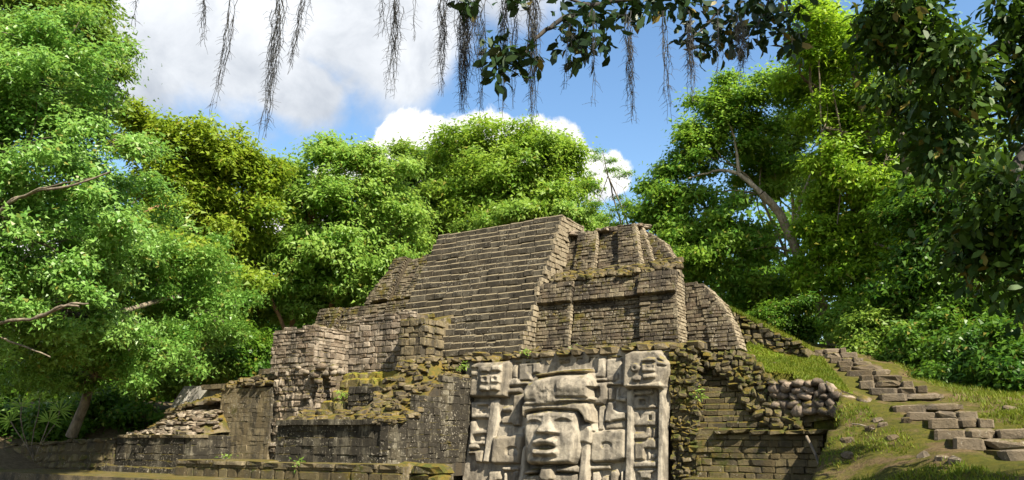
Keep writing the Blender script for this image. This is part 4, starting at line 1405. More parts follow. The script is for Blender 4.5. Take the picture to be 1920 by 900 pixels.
# mossy rubble slope over the platform, climbing to the pier
def slope_z(x, y):
    if x < -14.3 and y > 16.85: return None
    z = 1.93 + 0.30 * float(sst(np.array(y), 15.5, 16.4)) + 1.55 * float(sst(np.array(y), 16.0, 18.0)) * float(sst(np.array(x), -14.9, -14.0))
    return z if x > -16.9 else None
sxs = np.linspace(-16.7, -12.36, 34); sys_ = np.linspace(15.62, 18.7, 26)
SV = []
for y in sys_:
    for x in sxs:
        z = slope_z(x, y)
        z = 1.8 if z is None else z
        if x > -12.9: z = min(z, float(hgt(y)) + 0.02)
        SV.append((x, y, z - 0.06 + 0.10 * (fbm(np.array(x), np.array(y), 2.5, 3, 61) - 0.5)))
SF = [(j * 34 + i, j * 34 + i + 1, (j + 1) * 34 + i + 1, (j + 1) * 34 + i) for j in range(25) for i in range(33)]
sl_ = part('mossy_slope', SV, SF, M['mossgold'], pl, True)
it = scatter_top(-16.6, -12.45, 15.65, 18.6, lambda x, y: (lambda z: None if z is None else (min(z, float(hgt(y)) + 0.03) if x > -12.9 else z) - 0.04)(slope_z(x, y)), 300, (0.24, 0.13), 0.35)
put_stones(it, sl_, 'rubble_stone', M['mossgold'], 'round')
it = patch((-13.6, 17.85, 3.15), (-12.4, 18.3, 3.15), (-12.5, 18.5, 3.75), (-13.6, 18.0, 3.75), 0.11, 0.2, 0.25, gap=0, proud=0.08, pj=0.04, rot=0.1)
put_stones(it, sl_, 'stacked_stone', M['mossgold'], 'round')

# low step that runs in front of everything
stp = thing('low_step', (-15, 14.9, 0.2), 'long low mossy stone step at the foot of the ruins', 'step')
sv, sf = block(-19.9, -11.6, 14.75, 16.9, -0.1, 0.86, 0, 0.03)
sb = part('body', sv, sf, M['plaster'], stp)
it = patch((-19.9, 14.7, 0.45), (-11.6, 14.7, 0.45), (-11.6, 14.72, 0.86), (-19.9, 14.72, 0.86), 0.205, 0.52, 0.2, gap=0.008, proud=0.0, pj=0.018, rot=0.015)
put_stones(it, sb, 'course_stone', M['deepmoss'], 'block')
it = []
x = -19.9
while x < -11.7:
    w = random.uniform(0.45, 0.8)
    it.append((np.array([x + w / 2, 14.98, 0.84 + random.gauss(0, .01)]), np.array([1., 0, 0]), np.array([0, 0, 1.]), np.array([0, 1., 0]), w - .012, 0.12, 0.6))
    x += w
put_stones(it, sb, 'slab', M['plaster'], 'block')
kv, kf = block(-30, -9.5, 13.2, 15.2, -0.2, 0.46)
lo = part('plaza_edge', kv, kf, M['plaster'], stp)
# chunky end block of the step near the relief
eb = thing('step_end_block', (-11.2, 15.4, 0.4), 'squat mossy end block of the low step beside the relief', 'block')
it = [(np.array([-11.35 + dx, 15.25 + dy, 0.55 + k * 0.25]), np.array([1., 0, 0]), np.array([0, 0, 1.]), np.array([0, 1., 0]), w, 0.29, 0.62) for k, row in enumerate([[(-.55, 0, .5), (0.0, 0, .62), (.5, .02, .45)], [(-.45, 0, .58), (.25, .02, .85)]]) for dx, dy, w in row]
put_stones(it, eb, 'stone', M['mossy'], 'round')

# wall left of the platform with a bright end
w2 = thing('thick_wall', (-19.8, 17.4, 0.8), 'tall thick plastered wall with a sunlit end and mossy rounded top', 'wall')
wb2 = masonry(w2, 'body', -21.0, -18.62, 16.95, 18.0, 0.8, 3.12, 'plaster', 'wall_stone', 0.18, 0.28, kind='flush', amp=0.05, seed=15, topn=0, cap=200, core='plaster', pj=0.004, gap=-0.010, proud=0.0)
it = scatter_top(-20.9, -18.66, 16.95, 18.0, lambda x, y: 3.1 + 0.34 * (1 - ((y - 17.48) / 0.55) ** 2) - 0.12 * max(0, -19.8 - x), 150, (0.24, 0.10))
put_stones(it, wb2, 'roof_stone', M['mossgold'], 'round')
# stepped shoulder wall between that wall and the corner block
w3 = thing('shoulder_wall', (-22.3, 17.2, 0.8), 'stepped shoulder wall with mossy rubble top behind the corner block', 'wall')
wb3 = masonry(w3, 'body', -23.5, -21.1, 16.7, 17.9, 0.85, 2.35, 'plaster', 'wall_stone', 0.18, 0.27, kind='flush', amp=0.05, seed=19, topn=0, cap=160, core='plaster', pj=0.010, gap=-0.008, proud=0.0)
it = scatter_top(-24.2, -21.1, 16.6, 18.2, lambda x, y: 2.28 + 0.30 * float(sst(np.array(x), -23.6, -21.4)) + 0.30 * (y - 16.6) - (0.5 if x < -23.5 else 0), 170, (0.28, 0.12))
put_stones(it, wb3, 'roof_stone', M['mossgold'], 'round')

# corner block with rubble top
cbk = thing('corner_block', (-22.2, 16, 0.3), 'squat dark stained masonry block with a low rubble mound on top', 'block')
cbb = masonry(cbk, 'body', -24.1, -20.35, 15.5, 17.0, 0.6, 1.56, 'platform', 'wall_stone', 0.22, 0.34, kind='flush', amp=0.02, seed=22, topn=0, cap=160, core='mortar', pj=0.012, gap=-0.006, proud=0.0)
it = []
x = -24.1
while x < -20.4:
    w = min(random.uniform(0.4, 0.7), -20.32 - x)
    it.append((np.array([x + w / 2, 15.75, 1.55]), np.array([1., 0, 0]), np.array([0, 0, 1.]), np.array([0, 1., 0]), w - .01, 0.10, 0.62)); x += w
put_stones(it, cbb, 'coping_stone', M['plaster'], 'block')
mz = lambda x, y: 1.58 + 0.75 * min(float(sst(np.array(x), -24.0, -22.4)), 1 - float(sst(np.array(x), -20.9, -20.2))) * float(sst(np.array(y), 15.5, 16.8))
mxs = np.linspace(-24.0, -20.4, 26); mys = np.linspace(15.62, 17.0, 12)
part('mound', [(x, y, mz(x, y) - 0.05) for y in mys for x in mxs], [(j * 26 + i, j * 26 + i + 1, (j + 1) * 26 + i + 1, (j + 1) * 26 + i) for j in range(11) for i in range(25)], M['mossgold'], cbk, True)
it = scatter_top(-23.9, -20.5, 15.65, 17.0, lambda x, y: mz(x, y) - 0.02, 190, (0.27, 0.10))
put_stones(it, cbb, 'mound_stone', M['tan'], 'round')
fv, ff = block(-24.3, -20.2, 15.2, 17, 0.2, 0.62)
ft = part('foot_course', fv, ff, M['mortar'], cbk)
it = patch((-24.3, 15.15, 0.3), (-20.2, 15.15, 0.3), (-20.2, 15.17, 0.64), (-24.3, 15.17, 0.64), 0.33, 0.5, 0.2, gap=.008, proud=0.0, pj=0.015)
put_stones(it, ft, 'foot_stone', M['platform'], 'block')

# white plaster panel of the second relief behind
wp = thing('white_panel', (-22.8, 18.0, 1.6), 'white plaster relief fragment with a pebbled field above the rubble mound', 'relief')
q = [PY(312, 775, 18.0), PY(436, 782, 18.0), PY(436, 722, 18.25), PY(345, 724, 18.25)]
def slab(pts, thick, front):
    pts = [np.array(p) - (0, front, 0) for p in pts]
    n = len(pts)
    return [tuple(p) for p in pts] + [tuple(p + np.array([0, thick, 0])) for p in pts], [tuple(range(n)), tuple(range(2 * n - 1, n - 1, -1))] + [(i, n + i, n + (i + 1) % n, (i + 1) % n) for i in range(n)]
part('backing', *slab(q, 0.9, 0.0), M['white'], wp)
part('pebbled_field', *slab([PY(320, 768, 17.9), PY(346, 766, 17.9), PY(361, 731, 18.05), PY(345, 729, 18.05)], 0.2, 0.0), M['pebble'], wp)
part('border', *slab([PY(346, 772, 17.85), PY(356, 764, 17.85), PY(376, 724, 18.0), PY(362, 726, 18.0)], 0.3, 0.0), M['white'], wp)
part('border', *slab([PY(376, 722, 17.8), PY(470, 716, 17.8), PY(462, 724, 17.8), PY(378, 731, 17.8)], 0.5, 0.0), M['plaster'], wp)
part('rounded_block', *slab([PY(380, 748, 17.8), PY(396, 744, 17.8), PY(402, 758, 17.8), PY(378, 760, 17.8)], 0.4, 0.0), M['white'], wp)
part('sloping_bar', *slab([PY(398, 752, 17.75), PY(440, 730, 17.75), PY(462, 722, 17.75), PY(450, 734, 17.75), PY(404, 760, 17.75)], 0.4, 0.0), M['white'], wp)

# low sloping wall at the far left
lsw = thing('sloping_wall', (-28, 15.8, 0.3), 'low mossy wall sloping down at the far left with dark capping stones', 'wall')
lv = [(-36, 15.4, 0), (-24.2, 15.4, 0), (-24.2, 17, 0), (-36, 17, 0), (-36, 15.5, 0.95), (-24.2, 15.5, 1.42), (-24.2, 17, 1.5), (-36, 17, 1.0)]
lb = part('body', lv, HEX, M['deepmoss'], lsw)
it = patch((-35, 15.36, 0.2), (-24.2, 15.36, 0.2), (-24.2, 15.48, 1.40), (-35, 15.48, 0.95), 0.22, 0.40, 0.2, gap=0.004, proud=0.0, pj=0.012)
put_stones(it, lb, 'wall_stone', M['deepmoss'], 'round')
it = scatter_top(-34, -24.3, 15.5, 17.0, lambda x, y: 0.95 + (x + 36) / 11.8 * 0.47, 150, (0.36, 0.12))
put_stones(it, lb, 'capping_stone', M['plaster'], 'round')

# ------------------------------------------------------------------ trees


def tube(pts, rad, sides=6):
    pts = np.array(pts, float); n = len(pts)
    T = np.gradient(pts, axis=0)
    T /= np.linalg.norm(T, axis=1)[:, None] + 1e-9
    ref = np.array([0.3, 0.9, 0.1]); V = []
    for i in range(n):
        a = np.cross(T[i], ref); a /= np.linalg.norm(a) + 1e-9
        b = np.cross(T[i], a)
        for k in range(sides):
            t = 2 * math.pi * k / sides
            V.append(pts[i] + (a * math.cos(t) + b * math.sin(t)) * rad[i])
    Fq = [(i * sides + k, i * sides + (k + 1) % sides, (i + 1) * sides + (k + 1) % sides, (i + 1) * sides + k) for i in range(n - 1) for k in range(sides)]
    return V, Fq


class Tubes:
    def __init__(self): self.V, self.F = [], []
    def add(self, pts, rad, sides=6):
        v, f = tube(pts, rad, sides)
        b = len(self.V)
        self.V += v
        self.F += [tuple(b + k for k in q) for q in f]


def bend(a, b, n=7, wob=0.08, sag=0.0):
    a, b = np.array(a, float), np.array(b, float)
    t = np.linspace(0, 1, n)[:, None]
    L = np.linalg.norm(b - a)
    p = a + (b - a) * t
    off = rng.normal(0, wob * L, (2, 3))
    p = p + np.sin(t * math.pi) * off[0] + np.sin(t * 2 * math.pi) * off[1] * 0.5
    p[:, 2] += np.sin(t[:, 0] * math.pi) * sag * L
    return p


def leaves(C, rc, per, size, aspect=0.5, up=0.7, droop=0.25, flat=0.6, out_c=None, jitter=0.35, near=False, tri=False):
    """rosettes of leaf faces round the clump centres C"""
    n = len(C) * per
    c = np.repeat(C, per, 0)
    r = np.repeat(np.broadcast_to(rc, (len(C),)), per)
    off = rng.normal(0, 0.55, (n, 3)) * r[:, None]
    off[:, 2] *= flat
    p = c + off
    nrm = rng.normal(0, 0.55, (n, 3)); nrm[:, 2] += up
    nrm += off / (r[:, None] + 1e-6) * 0.35
    if out_c is not None:
        o = c - out_c; o /= np.linalg.norm(o, axis=1)[:, None] + 1e-9
        nrm += o * 0.5
    nrm /= np.linalg.norm(nrm, axis=1)[:, None]
    d = off / (np.linalg.norm(off, axis=1)[:, None] + 1e-9) + rng.normal(0, 0.6, (n, 3)); d[:, 2] -= droop
    d -= nrm * np.sum(d * nrm, 1)[:, None]
    d /= np.linalg.norm(d, axis=1)[:, None] + 1e-9
    s = np.cross(nrm, d)
    L = size * rng.uniform(1 - jitter, 1 + jitter, n)[:, None]
    W = L * aspect * 0.5
    if tri:
        V = np.stack([p - s * W * 1.15, p + s * W * 1.15, p + d * L - nrm * L * 0.12], 1)
        return V.reshape(-1, 3)
    if near:      # blunt oval leaf that curls along its length
        e = nrm * L
        V = np.stack([p, p + d * L * 0.3 + s * W * 0.8 + e * 0.06, p + d * L * 0.68 + s * W - e * 0.02, p + d * L - e * 0.22, p + d * L * 0.68 - s * W - e * 0.02, p + d * L * 0.3 - s * W * 0.8 + e * 0.06], 1)
        return V.reshape(-1, 3)
    V = np.stack([p, p + d * L * 0.42 + s * W, p + d * L - nrm * L * 0.12, p + d * L * 0.48 - s * W], 1)
    return V.reshape(-1, 3)


def clump_centres(lobes, n, inner=0.45, seed=0, per_tuft=9):
    """clumps gathered into flattened tufts on the outer shell of the lobes, with gaps between the tufts"""
    w = np.array([np.prod(l[1]) ** (2 / 3) for l in lobes]); w /= w.sum()
    out = []
    for (c, r), k in zip(lobes, rng.multinomial(n, w)):
        if k == 0: continue
        m = max(3, k // per_tuft)
        u = rng.normal(0, 1, (m, 3)); u[:, 2] += 0.15; u /= np.linalg.norm(u, axis=1)[:, None]
        rr = (inner + (1 - inner) * rng.uniform(0, 1, m) ** 0.5) * rng.uniform(0.7, 1.28, m)
        tc = np.array(c) + u * np.array(r) * rr[:, None]
        tr = np.prod(r) ** (1 / 3) * rng.uniform(0.11, 0.34, m)
        idx = rng.integers(0, m, k)
        off = rng.normal(0, 0.6, (k, 3)) * tr[idx][:, None]
        off[:, 2] = off[:, 2] * 0.42 - (off[:, 0] ** 2 + off[:, 1] ** 2) / (tr[idx] + 1e-6) * 0.25
        out.append(tc[idx] + off)
    return np.concatenate(out)


def make_tree(name, label, base, top, lobes_px, leaf, per, nclump, mat, bark='bark', r0=0.3, rc=0.55, group=None, aspect=0.5, up=0.7, droop=0.25, flat=0.6, extra=None, twigs=26, cat='tree', trunk_wob=0.04, inner=0.45):
    """lobes_px: (photo x, photo y, metres away, half width px, half height px[, half depth m])"""
    base, top = np.array(base, float), np.array(top, float)
    root = thing(name, tuple(base), label, cat, group)
    lobes = []
    for l in lobes_px:
        c = D(l[0], l[1], l[2])
        rw, rh = l[3] / F * l[2], l[4] / F * l[2]
        lobes.append((c, (rw, l[5] if len(l) > 5 else (rw + rh) / 2, rh)))
    T = Tubes()
    tp = bend(base, top, 9, trunk_wob)
    T.add(tp, np.linspace(r0, r0 * 0.55, 9), 9)
    for c, r in lobes:
        k = rng.integers(4, 9)
        lp = bend(tp[k], c, 8, 0.09, 0.05)
        T.add(lp, np.linspace(r0 * 0.42, r0 * 0.12, 8), 6)
    C = clump_centres(lobes, nclump, inner, seed=len(name))
    cen = np.array([l[0] for l in lobes])
    for c in C[rng.permutation(len(C))[:twigs * len(lobes)]]:
        q = cen[np.argmin(np.linalg.norm(cen - c, axis=1))]
        T.add(bend(q, c, 5, 0.10), np.linspace(r0 * 0.09, r0 * 0.025, 5), 4)
    for pts, ra, rb in (extra or []):
        pts = np.array(pts)
        tt = np.linspace(0, len(pts) - 1, len(pts) * 4)
        sm = np.stack([np.interp(tt, range(len(pts)), pts[:, k]) for k in range(3)], 1) + rng.normal(0, 0.015, (len(tt), 3))
        T.add(sm, np.linspace(ra, rb, len(tt)), 8)
    part('trunk', T.V, T.F, M[bark], root, True)
    V = leaves(C, rc * rng.uniform(0.6, 1.3, len(C)), int(per * 1.45), leaf * 0.8, aspect * 1.05, up, droop, flat, cen.mean(0), jitter=0.5, tri=True)
    link('crown', quads_mesh('crown', V - base, M[mat], 3), root)
    return root


def gz(p):
    return np.array([p[0], p[1], float(ground_z(np.array(p[0]), np.array(p[1])))])


# big glossy-leaved tree close by at the left
make_tree('broadleaf_tree', 'large glossy light green tree spreading over the left of the ruins', gz(D(-160, 780, 20)), D(-60, 330, 20.5),
          [(60, 150, 21, 150, 110), (40, 300, 20, 130, 100), (190, 250, 22, 80, 80), (60, 450, 20, 150, 110), (210, 400, 23, 110, 90), (300, 490, 26.5, 110, 60), (130, 560, 22, 170, 80),
           (400, 590, 28, 90, 60), (250, 640, 25.3, 150, 55), (60, 660, 23, 130, 60), (180, 705, 25, 110, 40), (-80, 200, 20, 130, 150), (-80, 560, 19, 120, 150), (360, 500, 28, 90, 60)],
          0.145, 46, 3300, 'leaf_fresh', 'bark', 0.32, 0.42, aspect=0.52, up=0.65,
          extra=[([D(-108, 555, 20.2), D(-60, 470, 19), D(15, 380, 18.6), D(60, 362, 18.4), D(140, 345, 18.3), D(210, 322, 18.4)], 0.075, 0.018), ([D(15, 382, 18.6), D(80, 350, 18.2), D(170, 335, 18.0)], 0.035, 0.01),
                 ([D(-120, 600, 20.15), D(-60, 620, 19), D(10, 603, 18.4), D(70, 596, 18.2), D(130, 570, 18.1), D(165, 568, 18.1)], 0.06, 0.02), ([D(70, 596, 18.2), D(110, 576, 18.0), D(150, 573, 18)], 0.05, 0.02),
                 ([D(-120, 600, 20.15), D(-50, 610, 19), D(20, 640, 18.6), D(95, 668, 18.4)], 0.045, 0.015)])
# tall tree behind it
make_tree('tall_tree', 'tall deep green tree rising behind at the top left corner', gz(D(-40, 780, 30)), D(20, 150, 30),
          [(40, 20, 30, 150, 90), (150, 50, 29, 75, 80), (130, 150, 29, 85, 70), (20, 130, 30, 120, 90), (190, 110, 29, 38, 60), (60, -90, 30, 160, 90)], 0.20, 46, 1300, 'leaf_back', 'bark', 0.35, 0.62)
# yellow-green tree left of centre
make_tree('yellow_green_tree', 'yellow green tree between the glossy tree and the round bright tree', gz(D(400, 760, 35)), D(385, 430, 35),
          [(290, 270, 34, 75, 60), (350, 290, 34, 85, 60), (430, 310, 35, 80, 50), (460, 340, 35, 60, 50), (330, 370, 34, 100, 70), (420, 400, 35, 90, 60), (360, 460, 35, 90, 60), (440, 480, 36, 70, 60), (380, 540, 36, 90, 50), (250, 230, 34, 40, 40), (300, 480, 28, 110, 50), (430, 530, 30, 90, 45), (160, 520, 27, 110, 50)],
          0.24, 44, 1700, 'leaf_yellow', 'bark_red', 0.28, 0.62, twigs=20)
# round bright tree
make_tree('round_bright_tree', 'rounded bright green tree beside the left shoulder of the pyramid', gz(D(600, 690, 38)), D(620, 470, 38),
          [(600, 320, 38, 100, 60), (540, 350, 38, 60, 60), (680, 370, 38, 100, 70), (580, 420, 37, 110, 70), (710, 450, 37, 80, 70), (630, 480, 36.5, 130, 70), (740, 480, 37, 50, 50), (540, 510, 37, 60, 60), (650, 550, 37, 110, 45), (560, 590, 37, 60, 40), (700, 540, 37, 70, 40)],
          0.24, 46, 1750, 'leaf_bright', 'bark_red', 0.32, 0.62, twigs=18, extra=[([D(560, 690, 36.5), D(530, 610, 36), D(490, 520, 36), D(470, 470, 36)], 0.12, 0.05), ([D(550, 660, 37), D(548, 590, 36.6), D(560, 540, 36.5)], 0.16, 0.1)])
# trees behind the summit
make_tree('summit_tree', 'wide sunlit tree standing behind the top of the pyramid', gz(D(950, 560, 48)), D(940, 400, 47),
          [(930, 285, 47, 90, 55), (860, 290, 47, 60, 60), (1000, 290, 47, 80, 60), (900, 340, 46, 110, 55), (1040, 350, 46, 60, 60), (980, 370, 46, 100, 55), (840, 370, 46, 60, 60), (920, 410, 45, 110, 35), (1010, 415, 45, 80, 35), (1090, 415, 45, 50, 25)],
          0.27, 44, 1500, 'leaf_olive', 'bark', 0.4, 0.72, twigs=18)
make_tree('dark_summit_tree', 'darker green tree left of the summit tree behind the stair', gz(D(780, 600, 50)), D(780, 420, 50),
          [(760, 300, 50, 60, 40), (780, 360, 50, 80, 60), (830, 400, 49, 70, 60), (740, 420, 50, 60, 60), (800, 450, 49, 70, 50), (720, 350, 51, 40, 40)], 0.28, 44, 800, 'leaf_back', 'bark', 0.35, 0.75, twigs=14)
make_tree('summit_shrub', 'bright leafy shrub peeping over the rear edge of the summit', gz(D(1080, 560, 42)), D(1085, 450, 42), [(1100, 412, 42, 42, 28), (1060, 410, 42, 40, 24), (960, 408, 43, 60, 22), (900, 420, 43, 50, 18)], 0.22, 40, 260, 'leaf_bright', 'bark', 0.12, 0.5, cat='shrub')
# feathery sapling
make_tree('feathery_sapling', 'slim feathery sapling against the blue sky right of the summit', gz(D(1180, 560, 38)), D(1140, 330, 38),
          [(1130, 300, 38, 20, 22), (1155, 330, 38, 30, 14), (1110, 350, 38, 28, 14), (1165, 372, 38, 32, 14), (1120, 392, 38, 34, 16), (1180, 400, 38, 22, 14), (1150, 415, 38, 30, 16), (1105, 320, 38, 14, 10)], 0.15, 22, 210, 'leaf_blue', 'bark', 0.06, 0.34, aspect=0.3, flat=0.25, twigs=8, inner=0.2,
          extra=[([D(1168, 430, 38), D(1150, 370, 38), D(1138, 320, 38), D(1130, 285, 38)], 0.05, 0.015)])
# leaning tree on the right
make_tree('leaning_tree', 'tree with a pale leaning forked trunk right of the pyramid', D(1568, 660, 34), D(1425, 365, 34),
          [(1330, 215, 34, 50, 50), (1390, 180, 34, 60, 35), (1300, 280, 34, 50, 45), (1250, 350, 34, 45, 45), (1400, 250, 34, 55, 50), (1250, 410, 34, 50, 45), (1320, 400, 33, 60, 55), (1290, 460, 33, 70, 45), (1380, 470, 33, 70, 55), (1430, 330, 35, 60, 50), (1350, 540, 33, 80, 45), (1440, 560, 34, 70, 50), (1470, 170, 34, 50, 40)],
          0.22, 44, 1500, 'leaf_blue', 'bark_pale', 0.10, 0.55, twigs=12, trunk_wob=0.01,
          extra=[([D(1568, 665, 32), D(1548, 590, 32), D(1515, 520, 32), D(1490, 460, 32), D(1465, 405, 32), D(1428, 362, 32)], 0.30, 0.17), ([D(1428, 362, 32), D(1385, 325, 32.5), D(1350, 318, 33), D(1290, 335, 33)], 0.12, 0.03), ([D(1385, 325, 32.5), D(1378, 260, 33), D(1360, 215, 33)], 0.08, 0.02),
                 ([D(1490, 460, 32), D(1500, 380, 32), D(1530, 300, 32)], 0.10, 0.04), ([D(1480, 470, 32), D(1440, 462, 31.8), D(1400, 470, 31.8)], 0.05, 0.02)])
# sunlit tall trees at right
make_tree('lime_tree', 'tall sunlit lime green tree with hanging vines at the right', D(1640, 670, 31), D(1620, 250, 31),
          [(1530, 50, 30, 50, 60), (1500, 120, 30, 40, 45), (1590, 110, 31, 70, 80), (1560, 210, 31, 60, 70), (1650, 220, 31, 80, 90), (1600, 320, 30, 80, 70), (1690, 350, 30, 80, 80), (1540, 400, 31, 60, 60), (1640, 440, 30, 80, 60), (1540, 480, 31, 60, 50), (1600, 530, 30, 70, 50), (1680, 520, 30, 60, 50), (1690, 90, 31, 80, 100), (1545, 240, 29.4, 9, 110, 0.2), (1578, 340, 29.2, 9, 90, 0.2), (1700, 470, 27.8, 14, 130, 0.3), (1660, 300, 29, 10, 110, 0.2)],
          0.21, 44, 1750, 'leaf_lime', 'bark', 0.30, 0.55, twigs=14, droop=0.5,
          extra=[([D(1640, 670, 31), D(1645, 420, 30), D(1625, 250, 30), D(1595, 100, 30)], 0.24, 0.12), ([D(1535, 100, 29.5), D(1540, 250, 29.5), D(1538, 330, 29.5)], 0.03, 0.02), ([D(1560, 160, 29.5), D(1585, 290, 29.5), D(1570, 420, 29.5)], 0.035, 0.025), ([D(1690, 250, 28), D(1715, 420, 28), D(1700, 600, 28)], 0.16, 0.22)])
make_tree('forest_edge_tree', 'dense mid green tree at the forest edge above the rough stair', D(1760, 700, 26), D(1770, 420, 26),
          [(1740, 380, 26, 70, 60), (1780, 430, 25, 90, 80), (1880, 420, 25, 90, 80), (1720, 540, 25, 70, 70), (1820, 540, 24, 80, 70), (1910, 560, 24, 60, 80)],
          0.20, 44, 1300, 'leaf_dark', 'bark', 0.26, 0.52, twigs=12)
for x0, x1, yt, dd, lb_, lob in [
        (1500, 1478, 250, 42, 'slender pale trunk just right of the leaning tree', [(1475, 245, 35, 35), (1500, 320, 40, 35)]),
        (1590, 1560, 160, 40, 'slender trunk with a high crown behind the lime green tree', [(1560, 150, 55, 60), (1520, 340, 45, 60), (1580, 440, 50, 50)]),
        (1680, 1690, 120, 37, 'straight thin trunk behind the forest edge bushes', [(1690, 130, 70, 80), (1720, 260, 60, 60), (1700, 420, 50, 50)]),
        (1760, 1780, 160, 35, 'straight dark trunk deep in the forest at the right', [(1790, 180, 80, 90), (1770, 330, 70, 60), (1860, 320, 70, 80)])]:
    make_tree('slender_tree', lb_, D(x0, 665, dd), D(x1, yt, dd), [(a, b, dd, w, h) for a, b, w, h in lob], 0.21, 40, 330, 'leaf_back', 'bark_pale', 0.13, 0.55, 'slender trees of the forest edge', twigs=10, trunk_wob=0.015)
# undergrowth bushes
for k, (x, y, d, w, h, mt, lb_) in enumerate([
        (1650, 640, 24.5, 55, 50, 'leaf_back', 'green bush right of the top of the rough stair'), (1740, 650, 23, 70, 60, 'leaf_dark', 'dark bush beside the middle of the rough stair'),
        (1830, 660, 21, 75, 60, 'leaf_dark', 'broad green bush behind the grass verge at the right'), (1910, 680, 19, 60, 60, 'leaf_dark', 'dark bush at the right edge of the photo'),
        (1600, 605, 27, 50, 45, 'leaf_blue', 'bushy growth beside the foot of the leaning trunk'), (1700, 590, 26, 60, 60, 'leaf_blue', 'bluish bush under the tall lime green tree'),
        (1790, 715, 20.5, 60, 26, 'leaf_dark', 'low leafy bush at the edge of the grass verge'), (1470, 600, 30, 60, 40, 'leaf_dark', 'dark shaded bush behind the hillside wall')]):
    b = D(x, y + h, d)
    make_tree('forest_bush', lb_, (b[0], b[1], b[2] - 0.2), D(x, y + h * 0.4, d), [(x, y, d, w, h), (x - w * 0.5, y + h * 0.3, d, w * 0.6, h * 0.6), (x + w * 0.5, y + h * 0.35, d, w * 0.6, h * 0.6)], 0.16, 40, 300, mt, 'bark', 0.05, 0.40, 'bushes at the forest edge', twigs=8, cat='bush')
for k, (x, y, d, w, h, mt, lb_) in enumerate([
        (60, 790, 30, 90, 50, 'leaf_dark', 'shaded bush at the far left behind the sloping wall'), (200, 770, 31, 90, 45, 'leaf_dark', 'shaded bush behind the corner block'), (330, 690, 33, 90, 60, 'leaf_back', 'dark leafy bush behind the white panel'),
        (460, 660, 34, 60, 60, 'leaf_dark', 'dark bush left of the ruined chamber'), (450, 560, 38, 60, 60, 'leaf_dark', 'shaded thicket between the yellow green and bright trees')]):
    b = D(x, y + h, d)
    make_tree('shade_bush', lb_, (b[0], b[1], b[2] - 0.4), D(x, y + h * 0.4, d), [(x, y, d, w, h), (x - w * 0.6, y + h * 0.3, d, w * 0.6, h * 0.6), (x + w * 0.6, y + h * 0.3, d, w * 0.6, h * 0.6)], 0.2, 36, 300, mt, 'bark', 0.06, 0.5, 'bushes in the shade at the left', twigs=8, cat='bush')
# leaning trunk in the shade at the left
lt = thing('shaded_trunk', tuple(gz(D(135, 812, 26))), 'leaning brown trunk in the shade below the glossy tree', 'tree')
T = Tubes(); T.add([D(134, 818, 26), D(145, 790, 26), D(158, 760, 26), D(175, 700, 26.5), D(190, 600, 27)], [0.2, 0.17, 0.16, 0.15, 0.1], 9)
part('trunk', T.V, T.F, M['bark'], lt, True)
link('crown', quads_mesh('crown', leaves(clump_centres([(D(190, 600, 27.5), (1.8, 1.8, 1.2))], 120), 0.45, 40, 0.16) - np.array(lt.location), M['leaf_back']), lt)

# the wood behind everything
C = []
for _ in range(3600):
    px = rng.uniform(-700, 2900); d = rng.uniform(56, 72)
    hmax = 0.62 + 0.25 * vnoise(px, 0, 0.006, 3)
    top = np.interp(px, [-700, 0, 500, 700, 850, 1100, 1250, 1400, 1700, 2900], [250, 300, 480, 470, 440, 440, 470, 400, 200, 150])
    py = top + (860 - top) * rng.uniform(0, 1) ** 0.8
    C.append(D(px, py, d))
for _ in range(700):
    C.append(D(rng.uniform(-300, 620), rng.uniform(560, 830), rng.uniform(44, 52)))
V = leaves(np.array(C), 1.3, 44, 0.52, 0.65, tri=True)
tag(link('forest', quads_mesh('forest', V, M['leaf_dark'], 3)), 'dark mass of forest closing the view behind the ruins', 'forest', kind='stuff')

# ------------------------------------------------------------------ tree over the camera: dark hanging foliage and branch with beard moss
ot = thing('overhanging_tree', (9.5, 5.0, 0.9), 'dark near tree whose drooping foliage hangs down the right side', 'tree')
T = Tubes()
T.add(bend((9.5, 5, 0.7), (8.0, 6.5, 9.5), 9, 0.03), np.linspace(0.45, 0.28, 9), 10)
limbs = [[(8.3, 6.2, 8), D(1920, 60, 11.5), D(1830, 110, 11), D(1780, 250, 10.5)], [(8.2, 6.3, 8.6), D(1980, 200, 10.5), D(1900, 320, 10), D(1880, 480, 9.8)], [(8.0, 6.5, 9.3), D(1700, -120, 10), D(1640, -40, 9.5)]]
for l in limbs:
    l = np.array(l); tt = np.linspace(0, len(l) - 1, 12)
    T.add(np.stack([np.interp(tt, range(len(l)), l[:, k]) for k in range(3)], 1), np.linspace(0.16, 0.03, 12), 7)
lobes = [(1720, 60, 11, 60, 70), (1700, 170, 11.5, 45, 60), (1740, 250, 11, 40, 50), (1950, 100, 11, 100, 140), (1850, 60, 11, 130, 90), (1760, 20, 10.5, 120, 60), (1800, 170, 10.5, 80, 90), (1890, 220, 10.5, 80, 130), (1790, 300, 10.3, 45, 80), (1870, 380, 10, 60, 100), (1915, 480, 9.8, 50, 120), (1830, 450, 10, 30, 60), (1660, 30, 10.5, 60, 40)]
LB = [(D(x, y, d), (w / F * d, 0.7, h / F * d)) for x, y, d, w, h in lobes]
# the rest of the crown, above and to the right of the picture
LB += [(np.array(c), (2.6, 2.6, 1.6)) for c in [(4.5, 5.5, 9.5), (7.5, 6.5, 10.5), (7.5, 4, 11), (5.5, 6.0, 10.5)]]
part('trunk', T.V, T.F, M['twig'], ot, True)
C = clump_centres(LB, 1500, 0.2)
V = leaves(C, 0.32, 34, 0.165, 0.42, up=0.35, droop=1.0, flat=1.2, near=True)
link('crown', quads_mesh('crown', V - np.array(ot.location), M['leaf_shade'], 6), ot)

